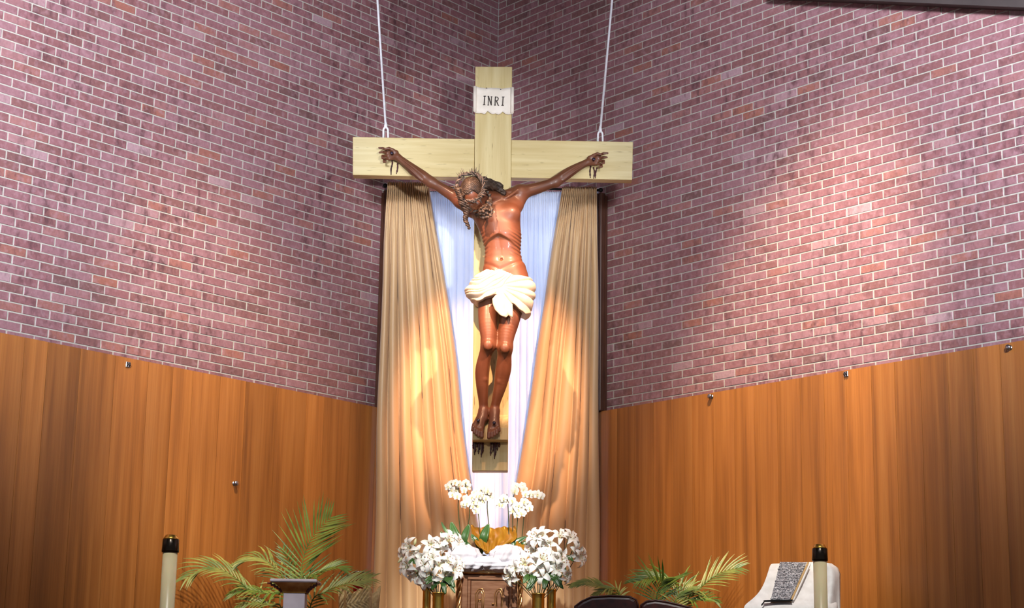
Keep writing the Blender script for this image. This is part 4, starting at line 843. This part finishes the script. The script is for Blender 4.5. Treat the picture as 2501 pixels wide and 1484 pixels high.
orchid('white orchid with two tall sprays, at the left of the group', 1128, 12.60, [(1124, [(1124, 1300), (1119, 1240), (1121, 1196), (1110, 1180), (1096, 1186)], [(1094, 1188), (1102, 1180), (1112, 1178), (1122, 1182), (1113, 1195), (1105, 1207), (1117, 1211), (1103, 1196)]), (1130, [(1140, 1300), (1147, 1250), (1142, 1210), (1136, 1180)], [(1138, 1178), (1142, 1188), (1133, 1196), (1138, 1216), (1144, 1222), (1133, 1231), (1141, 1229)])], [([(1104, 1315), (1086, 1290), (1078, 1274)], .012), ([(1118, 1318), (1108, 1295), (1102, 1274)], .030), ([(1132, 1322), (1138, 1300), (1146, 1280)], .026), ([(1100, 1322), (1085, 1308), (1076, 1297)], .010), ([(1132, 1328), (1142, 1330), (1150, 1334)], .02)], 1)
orchid('white orchid with drooping sprays, just left of centre', 1172, 12.62, [(1170, [(1172, 1310), (1168, 1250), (1160, 1205)], [(1158, 1204), (1165, 1210), (1153, 1214), (1158, 1224), (1165, 1234), (1155, 1234), (1162, 1246), (1168, 1222)]), (1176, [(1193, 1300), (1190, 1240), (1190, 1206), (1180, 1194)], [(1174, 1198), (1184, 1192), (1192, 1198), (1198, 1208), (1180, 1208), (1178, 1222), (1187, 1216), (1172, 1210)])], [([(1180, 1318), (1186, 1298), (1194, 1279)], .030), ([(1164, 1322), (1156, 1312), (1151, 1304)], .018)], 2)
orchid('white orchid with a back-turned spray, just right of centre', 1240, 12.62, [(1243, [(1243, 1300), (1241, 1240), (1238, 1206)], [(1230, 1216), (1222, 1222), (1228, 1232), (1219, 1230), (1236, 1222)]), (1248, [(1252, 1300), (1252, 1236), (1258, 1190)], [(1250, 1222), (1256, 1230), (1262, 1236), (1252, 1246), (1258, 1198), (1259, 1187)])], [([(1254, 1330), (1270, 1318), (1286, 1310)], .020)], 3)
orchid('white orchid with one spray arching far right', 1266, 12.60, [(1262, [(1262, 1300), (1266, 1250)], [(1268, 1234), (1274, 1240), (1272, 1252), (1264, 1256), (1277, 1252), (1266, 1244)]), (1272, [(1276, 1300), (1282, 1240), (1288, 1210), (1322, 1206)], [(1276, 1186), (1280, 1194), (1284, 1206), (1294, 1206), (1304, 1205), (1313, 1207), (1322, 1210), (1281, 1224), (1288, 1231), (1293, 1240), (1284, 1238)])], [([(1276, 1332), (1288, 1326), (1300, 1332)], .018), ([(1256, 1336), (1252, 1326), (1247, 1316)], .012)], 4)

# ------------------------------------------------------------------ palms
def palm(label, root, fronds, seed, cat='palm'):
    """fronds: (px control points with depth, leaflet length in m, droop, density)"""
    rr = random.Random(seed); T = thing('potted_palm', (root.x, root.y, FLOOR), label, 'palm')
    MB().lathe((root.x, root.y, FLOOR), [(.11, 0), (.15, .26), (.16, .27), (.16, .30), (.145, .30), (.14, .26), (.02, .25)], 24).build('pot', MT['pot'], T, True)
    for fi, (pts, ln, droop, nl, matn, up_) in enumerate(fronds):
        W = [at(*p) for p in pts]; path = spline([Vector((root.x + (W[0].x - root.x) * .3, root.y, FLOOR + .28)), Vector((root.x + (W[0].x - root.x) * .6, (root.y + W[0].y) / 2, (FLOOR + W[0].z) / 2))] + W, 14); n = len(path); i0 = 28
        fr = MB().tube(path, [max(.0012, .0075 * (1 - i / n) ** .8) for i in range(n)], 6).build('frond', MT['rachis'], T, True)
        seg = path[i0:]; L_ = [0]
        for a, b in zip(seg[:-1], seg[1:]): L_.append(L_[-1] + (b - a).length)
        for k in range(nl):
            t = (k + .5) / nl; s_ = t * L_[-1]; i = min(len(seg) - 2, int(np.searchsorted(L_, s_, 'right')) - 1); p = seg[i].lerp(seg[i + 1], (s_ - L_[i]) / max(1e-6, L_[i + 1] - L_[i])); d = (seg[i + 1] - seg[i]).normalized()
            for sd in (-1, 1):
                sv = d.cross(Vector(up_)).normalized() * sd; f_ = (math.sin(math.pi * (.18 + .74 * t)) ** .7) * ln * rr.uniform(.85, 1.1)
                dr = (d * (.55 + .5 * t) + sv * (1.0 - .35 * t) + Vector((rr.uniform(-.08, .08), rr.uniform(-.1, .1), .10))).normalized(); q = []; pp = p.copy(); dd = dr.copy()
                for m in range(5): q.append(pp.copy()); pp = pp + dd * f_ / 4; dd = (dd + Vector((0, 0, -droop * .28))).normalized()
                P = []; ww = .0062 * rr.uniform(.8, 1.1)
                for m, c in enumerate(q):
                    tn = (q[min(m + 1, 4)] - q[max(m - 1, 0)]).normalized(); x_ = tn.cross(Vector((0.1, -1, .35))).normalized(); w_ = ww * (.5, 1, .95, .6, .06)[m]; nn = x_.cross(tn); P.append([c - x_ * w_, c + nn * w_ * .35, c + x_ * w_])
                MB().grid(P).build('leaflet', MT[matn], fr, True)
    return T
rl = at(735, 1500, 12.1)
palm('potted palm with an upright fan frond, behind the marble pedestal', rl, [
    ([(736, 1450, 12.1), (738, 1375, 12.1), (762, 1312, 12.08), (808, 1262, 12.05)], .31, .05, 22, 'palm', (0, -1, .2)),
    ([(640, 1490, 12.05), (604, 1438, 12.0), (557, 1398, 11.95), (505, 1384, 11.9), (455, 1412, 11.85)], .27, .6, 20, 'palm_pale', (0, -.5, 1)),
    ([(696, 1440, 12.1), (670, 1385, 12.1), (630, 1361, 12.1), (578, 1376, 12.1)], .25, .75, 17, 'palm_pale', (0, -.4, 1)),
    ([(742, 1440, 12.1), (775, 1400, 12.05), (815, 1384, 12.0), (846, 1392, 12.0)], .17, .35, 15, 'palm', (0, -.5, 1)),
    ([(756, 1490, 12.0), (795, 1445, 11.95), (845, 1424, 11.9), (905, 1412, 11.9)], .22, .4, 20, 'palm_pale', (0, -.7, 1)),
    ([(700, 1470, 12.1), (650, 1448, 12.05), (600, 1440, 12.0), (560, 1452, 12.0)], .16, .5, 15, 'palm', (0, -.5, 1)),
    ([(725, 1440, 12.2), (712, 1395, 12.2), (700, 1360, 12.2), (690, 1338, 12.2)], .12, .2, 10, 'palm', (0, -1, .2)),
    ([(690, 1500, 12.0), (660, 1478, 12.0), (620, 1470, 11.95), (580, 1486, 11.95)], .15, .5, 14, 'palm_pale', (0, -.6, 1))], 5)
rq = at(1655, 1500, 12.2)
palm('potted palm with arching fronds, behind the brown chair backs', rq, [
    ([(1672, 1475, 12.2), (1710, 1435, 12.15), (1760, 1398, 12.1), (1806, 1386, 12.05)], .24, .3, 18, 'palm_pale', (0, -.8, 1)),
    ([(1668, 1460, 12.2), (1642, 1420, 12.2), (1600, 1408, 12.15), (1556, 1420, 12.1)], .22, .55, 17, 'palm', (0, -.5, 1)),
    ([(1606, 1475, 12.1), (1608, 1445, 12.1), (1614, 1425, 12.08), (1622, 1412, 12.05)], .26, .3, 13, 'palm', (0, -1, .3)),
    ([(1668, 1490, 12.15), (1700, 1465, 12.1), (1730, 1460, 12.1), (1752, 1470, 12.1)], .14, .35, 13, 'palm', (0, -.6, 1)),
    ([(1650, 1490, 12.1), (1655, 1460, 12.1), (1665, 1445, 12.1), (1690, 1432, 12.1)], .15, .35, 13, 'palm_pale', (0, -.7, 1))], 6)
rs = at(1520, 1500, 12.35)
palm('small palm with one drooping frond, left of the brown chairs', rs, [
    ([(1514, 1465, 12.35), (1480, 1436, 12.3), (1440, 1422, 12.3), (1396, 1428, 12.3)], .13, .5, 20, 'palm_pale', (0, -.5, 1)),
    ([(1516, 1470, 12.35), (1500, 1450, 12.35), (1476, 1444, 12.3), (1450, 1452, 12.3)], .10, .5, 12, 'palm_pale', (0, -.5, 1))], 7)

# ------------------------------------------------------------------ marble pedestal, wrapped pot, red lamp
PYY = 11.72; a, b = at(692, 1450, PYY).x, at(745, 1450, PYY).x; pc = (a + b) / 2; pw = b - a; pt = at(722, 1415, PYY).z
PD = thing('plant_pedestal', (pc, PYY + pw / 2, FLOOR), 'pale marble pedestal with gilt capital, in front of the left palm', 'pedestal')
sc_ = lambda y: at(722, y, PYY).z
MB().box((pc, PYY + pw / 2, (FLOOR + .1 + sc_(1447)) / 2), (pw, pw, sc_(1447) - FLOOR - .1), None, .004).build('shaft', MT['marble'], PD, fixn=True)
MB().box((pc, PYY + pw / 2, FLOOR + .05), (pw + .1, pw + .1, .1), None, .008).build('base', MT['marble'], PD, fixn=True)
MB().box((pc, PYY + pw / 2, (pt + sc_(1423)) / 2), (.30, .30, pt - sc_(1423)), None, .006).build('top_slab', MT['marble'], PD, fixn=True)
cap = MB(); z0, z1 = sc_(1447), sc_(1423); P = []
for t in np.linspace(0, 1, 7):
    h = pw / 2 + .004 + (.125 - pw / 2) * t ** 1.6; P.append([Vector((pc + sx * h, PYY + pw / 2 + sy * h, z0 + (z1 - z0) * t)) for sx, sy in ((-1, -1), (0, -1), (1, -1), (1, 0), (1, 1), (0, 1), (-1, 1), (-1, 0))])
cap.grid(P, True).build('capital', MT['gilt'], PD, auto=30, fixn=True)
for sx in (-1, 1):
    q = MB()
    for t in np.linspace(0, 1, 6): q.box((pc + sx * (pw / 2 + .01 + .075 * t ** 1.4), PYY + .012 - .055 * t ** 1.6, z0 + (z1 - z0) * (.1 + .8 * t)), (.03, .02, .012), None, .003)
    q.build('capital_leaf', MT['capital_dark'], PD, fixn=True)
WY = 12.15; wc = at(876, 1484, WY); wz = at(876, 1440, WY).z; wr = 46 / 360
WP = thing('wrapped_pot', (wc.x, WY, FLOOR), 'flower pot wrapped in cream burlap, beside the left drape', 'pot')
P = []
for i, t in enumerate(np.linspace(0, 1, 14)):
    row = []
    for j in range(64):
        a = 2 * math.pi * j / 64; r = wr * (.72 + .28 * t ** 1.5) * (1 + (.02 + .07 * t ** 3) * math.sin(a * 9 + 2 * math.sin(a * 2)) + .02 * math.sin(a * 23)); row.append(Vector((wc.x + r * math.cos(a), WY + r * math.sin(a) * .8, FLOOR + .35 + (wz - FLOOR - .35) * t + (.02 * math.sin(a * 5 + 1) + .012 * math.sin(a * 11)) * t ** 4)))
    P.append(row)
MB().grid(P, True).build('burlap_wrap', MT['burlap'], WP, True, .004)
MB().lathe((wc.x, WY, FLOOR), [(.10, 0), (.12, .30), (.09, .36), (.09, wz - FLOOR - .06), (.001, wz - FLOOR - .06)], 20, 1, .8).build('pot', MT['pot'], WP, True)
RL = at(877, 1396, 12.32); lz = wz - .02
LMP = thing('sanctuary_lamp', (RL.x, 12.32, FLOOR), 'red glass sanctuary lamp behind the burlap wrapped pot', 'lamp'); lr_ = 14 / 362
MB().lathe((RL.x, 12.32, RL.z - .18), [(lr_ * .5, 0), (lr_ * .9, .03), (lr_, .10), (lr_, .175), (lr_ * 1.04, .18), (lr_ * .92, .18), (lr_ * .9, .10)], 24).build('red_glass', MT['red_glass'], LMP, True)
MB().lathe((RL.x, 12.32, RL.z - .006), [(lr_ * 1.0, 0), (lr_ * 1.07, .003), (lr_ * 1.07, .008), (lr_ * .95, .010), (lr_ * .93, .004)], 24).build('glass_rim', MT['steel'], LMP, True)
MB().lathe((RL.x, 12.32, FLOOR), [(.055, 0), (.055, .02), (.02, .05), (.015, .4), (.015, RL.z - .20 - FLOOR), (.035, RL.z - .18 - FLOOR)], 18).build('stand', MT['brass'], LMP, True)

# ------------------------------------------------------------------ tall altar candles
def altar_candle(label, Y, x0, x1, ycap, ytop, seed):
    c = at((x0 + x1) / 2, ycap, Y); s_ = at(x1, ycap, Y).x - at(x0, ycap, Y).x; r = s_ / 2; zt = at((x0 + x1) / 2, ytop, Y).z; zc = c.z
    T = thing('altar_candle', (c.x, Y, FLOOR), label, 'candle', 'tall altar candles')
    MB().lathe((c.x, Y, FLOOR + .62), [(r, 0), (r, .3), (r, zc - FLOOR - .62)], 28).build('wax_shaft', MT['wax'], T, True)
    hh = zt - zc
    MB().lathe((c.x, Y, zc), [(r * 1.0, -.012), (r * 1.16, -.010), (r * 1.18, .0), (r * 1.14, .02), (r * 1.12, hh * .68), (r * 1.04, hh * .72), (r * .9, hh * .73)], 28).build('follower_cap', MT['black_brass'], T, True)
    MB().lathe((c.x, Y, zc + hh * .71), [(r * 1.06, 0), (r * 1.02, hh * .06), (r * .74, hh * .25), (r * .66, hh * .28), (r * .5, hh * .29), (r * .2, hh * .26)], 28).build('burner_cone', MT['brass'], T, True)
    MB().lathe((c.x, Y, FLOOR), [(.15, 0), (.15, .02), (.05, .06), (.025, .10), (.025, .50), (.05, .54), (.06, .60), (r * 1.05, .62)], 28).build('candlestick', MT['brass'], T, True)
altar_candle('tall cream altar candle with dark cap, left of the palm', 10.8, 398, 434, 1344, 1305, 1)
altar_candle('tall cream altar candle with dark cap, in front of the draped lectern', 10.6, 1986, 2019, 1365, 1328, 2)

# ------------------------------------------------------------------ brown leather chairs
def chair(label, x0, x1, yt, Y, prof):
    a, b = at(x0, yt, Y), at(x1, yt, Y); T = thing('leather_chair', ((a.x + b.x) / 2, Y, FLOOR), label, 'chair', 'brown leather chairs'); w_ = b.x - a.x; cx_ = (a.x + b.x) / 2; zt = a.z; sz = FLOOR + .46
    outl = [Vector((at(x, y, Y).x, Y, at(x, y, Y).z)) for x, y in prof]; outl = [Vector((outl[0].x, Y, sz))] + outl + [Vector((outl[-1].x, Y, sz))]
    bk = MB().prism(outl, (0, .10, 0)).build('backrest', MT['leather'], T, fixn=True); m_ = bk.modifiers.new('soft', 'BEVEL'); m_.width = .02; m_.segments = 3
    MB().tube([p + Vector((0, .0, 0)) for p in outl[1:-1]], .006, 6).build('piping', MT['leather'], bk, True)
    s_ = MB().box((cx_, Y - .25, sz), (w_, .5, .12), None, .03).build('seat', MT['leather'], T, fixn=True)
    for sx in (-1, 1):
        for dy in (-.44, .04): MB().box((cx_ + sx * (w_ / 2 - .03), Y + dy, (FLOOR + sz - .06) / 2), (.045, .045, sz - .06 - FLOOR), None, .004).build('leg', MT['dark_wood'], T, fixn=True)
        MB().box((cx_ + sx * (w_ / 2 - .035), Y - .22, sz + .22), (.05, .42, .05), None, .01).build('armrest', MT['dark_wood'], T, fixn=True)
chair('brown leather chair with a rounded high back, nearer the drape', 1402, 1560, 1458, 11.55, [(1402, 1500), (1404, 1480), (1420, 1468), (1444, 1457), (1490, 1454), (1538, 1456), (1554, 1464), (1559, 1478), (1560, 1500)])
chair('brown leather chair with a sloping back, nearer the lectern', 1564, 1696, 1466, 11.55, [(1564, 1500), (1565, 1477), (1578, 1468), (1600, 1465), (1625, 1468), (1660, 1476), (1690, 1484), (1696, 1500)])

# ------------------------------------------------------------------ draped lectern with silver gospel book
LY = 11.1
LT_ = thing('draped_lectern', (at(1935, 1484, LY).x, LY + .1, FLOOR), 'lectern draped in a white cloth, at the right', 'lectern')
xl, xr = at(1895, 1484, LY).x, at(2040, 1484, LY).x
MB().box(((xl + xr) / 2, LY + .25, (FLOOR + at(1935, 1400, LY).z - .05) / 2), (xr - xl, .3, at(1935, 1400, LY).z - .05 - FLOOR), None, .01).build('lectern_body', MT['dark_wood'], LT_, fixn=True)
lev = [(0, 1884, 1376, 1371, LY + .20), (6, 1880, 1380, 1374, LY + .14), (30, 1874, 1402, 1400, LY + .08), (66, 1860, 1440, 1438, LY + .02), (90, 1836, 1464, 1462, LY - .05), (104, 1818, 1476, 1474, LY - .10), (114, 1815, 1486, 1484, LY - .12), (200, 1812, 1570, 1568, LY - .12)]
P = []
for k, xl_, yl, yr, Yk in lev:
    row = [at(xl_ + (2000 - xl_) * u, yl + (yr - yl) * u, Yk - .008 * math.sin(u * 9 + k * .03)) for u in np.linspace(0, 1, 22)]
    e = row[-1]
    for i, (dx, dy_, dd) in enumerate(((.02, .01, -.002), (.05, .03, -.004), (.085, .07, -.01), (.115, .12, -.02), (.135, .18, -.035), (.140, .25, -.05), (.142, .33, -.05))):
        row.append(e + Vector((dx + .012 * math.sin(k * .05 + i), dy_ * .8, dd * (1 if k < 20 else .5) + (.0 if k < 60 else .0))))
    P.append(row)
o = MB().grid(P).build('white_cloth', MT['linen'], LT_, True, .004); ss = o.modifiers.new('s', 'SUBSURF'); ss.levels = ss.render_levels = 2
# right-hand flap folding forward
P = []
for t, (x0, y0, x1, y1) in zip(np.linspace(0, 1, 8), ((2000, 1371, 2031, 1376), (2006, 1384, 2046, 1386), (2012, 1400, 2052, 1400), (2016, 1420, 2052, 1418), (2016, 1440, 2052, 1440), (2014, 1462, 2052, 1464), (2012, 1484, 2052, 1486), (2010, 1540, 2051, 1540))):
    P.append([at(x0 + (x1 - x0) * u, y0 + (y1 - y0) * u, LY - .03 + .10 * u * u + .02 * math.sin(u * 7 + t * 3)) for u in np.linspace(0, 1, 10)])
MB().grid(P).build('cloth_flap', MT['linen'], LT_, True, .004)
BKY0, BKY1 = LY + .06, LY - .11
TLp, TRp, BRp, BLp = at(1905, 1373, BKY0), at(1970, 1374, BKY0), at(1930, 1465, BKY1), at(1882, 1465, BKY1)
nrm = (TRp - TLp).cross(BLp - TLp).normalized(); nrm = -nrm if nrm.y > 0 else nrm
BK = thing('gospel_book', (TLp + BRp) / 2, 'ornate silver covered book leaning on the white lectern cloth', 'book')
MB().prism([p for p in (TLp, TRp, BRp, BLp)], nrm * .006).build('cover', MT['silver'], BK, fixn=True)
ins = lambda p: p + ((TLp + TRp + BRp + BLp) / 4 - p) * .04
MB().prism([ins(p) for p in (TLp, TRp, BRp, BLp)], -nrm * .035).build('page_block', MT['pages'], BK, fixn=True)
q = MB(); rr = random.Random(5)
for i in range(9):
    for j in range(13):
        u, v = (i + .5 + rr.uniform(-.25, .25)) / 9, (j + .5 + rr.uniform(-.25, .25)) / 13; p = TLp * (1 - u) * (1 - v) + TRp * u * (1 - v) + BRp * u * v + BLp * (1 - u) * v
        q.lathe(p + nrm * .005 - Vector((0, 0, .004)), [(.001, 0), (.006, .001), (.007, .004), (.006, .007), (.001, .008)], 6, rr.uniform(.7, 1.5), .7)
q.build('embossed_ornament', MT['silver'], BK, True)
for k in (0, 1):
    sh = nrm * (.008) ; u = 1.01 + .05 * k
    MB().prism([TRp + (TRp - TLp) * (.02 + .07 * k) + sh * (1 - k), TRp + (TRp - TLp) * (.09 + .07 * k) + sh * (1 - k), BRp + (BRp - BLp) * (.12 + .07 * k) + sh * (1 - k), BRp + (BRp - BLp) * (.02 + .07 * k) + sh * (1 - k)], -nrm * .03).build('fore_edge', MT['pages'] if k == 0 else MT['linen'], BK, fixn=True)
LD = thing('book_ledge', at(1900, 1468, BKY1 - .02), 'dark ledge holding up the silver book', 'book rest')
MB().prism([at(1866, 1465, BKY1 - .02), at(1934, 1463, BKY1 - .02), at(1936, 1467, BKY1 - .02), at(1868, 1469, BKY1 - .02)], (0, .03, 0)).build('ledge_bar', MT['black_metal'], LD, fixn=True)
MB().tube([at(1868, 1467, BKY1 - .02), at(1862, 1474, BKY1 - .03), at(1860, 1478, BKY1 - .03)], .004, 6).build('ledge_hook', MT['black_metal'], LD, True)

# ------------------------------------------------------------------ small hardware on the panelling
def fixture(side, x, y, label, kind):
    o, d, n = WALLS[side]; p = on_plane(x, y, o + n * .039, n); rot = Matrix((d, n, Vector((0, 0, 1)))).transposed(); T = thing('wall_clip' if kind == 'clip' else 'wall_stud', p, label, 'clip' if kind == 'clip' else 'stud', None)
    if kind == 'clip':
        MB().box(p + n * .004, (.036, .008, .034), rot, .002).build('plate', MT['steel'], T, fixn=True)
        for sx in (-1, 1): MB().tube([p + d * (.009 * sx) + n * .008 + Vector((0, 0, -.012)), p + d * (.009 * sx) + n * .016, p + d * (.009 * sx) + n * .008 + Vector((0, 0, .012))], .0035, 6).build('hook', MT['black_metal'], T, True)
    else:
        MB().tube([p, p + n * .012, p + n * .013, p + n * .026, p + n * .03], [.008, .007, .015, .017, .010], 14).build('knob_head', MT['steel'], T, True)
        MB().tube([p - n * .001, p + n * .003], .016, 14).build('rose_plate', MT['steel'], T, True)
fixture('left', 312, 890, 'small steel clip on the left panelling top edge', 'clip'); fixture('left', 572, 1180, 'small steel stud in the middle of the left panelling', 'knob')
fixture('right', 2067, 913, 'small steel clip on the right panelling top edge', 'clip'); fixture('right', 1738, 968, 'tiny steel stud on the right panelling near the drape', 'knob'); fixture('right', 2467, 849, 'tiny steel stud on the right panelling at the far right', 'knob')
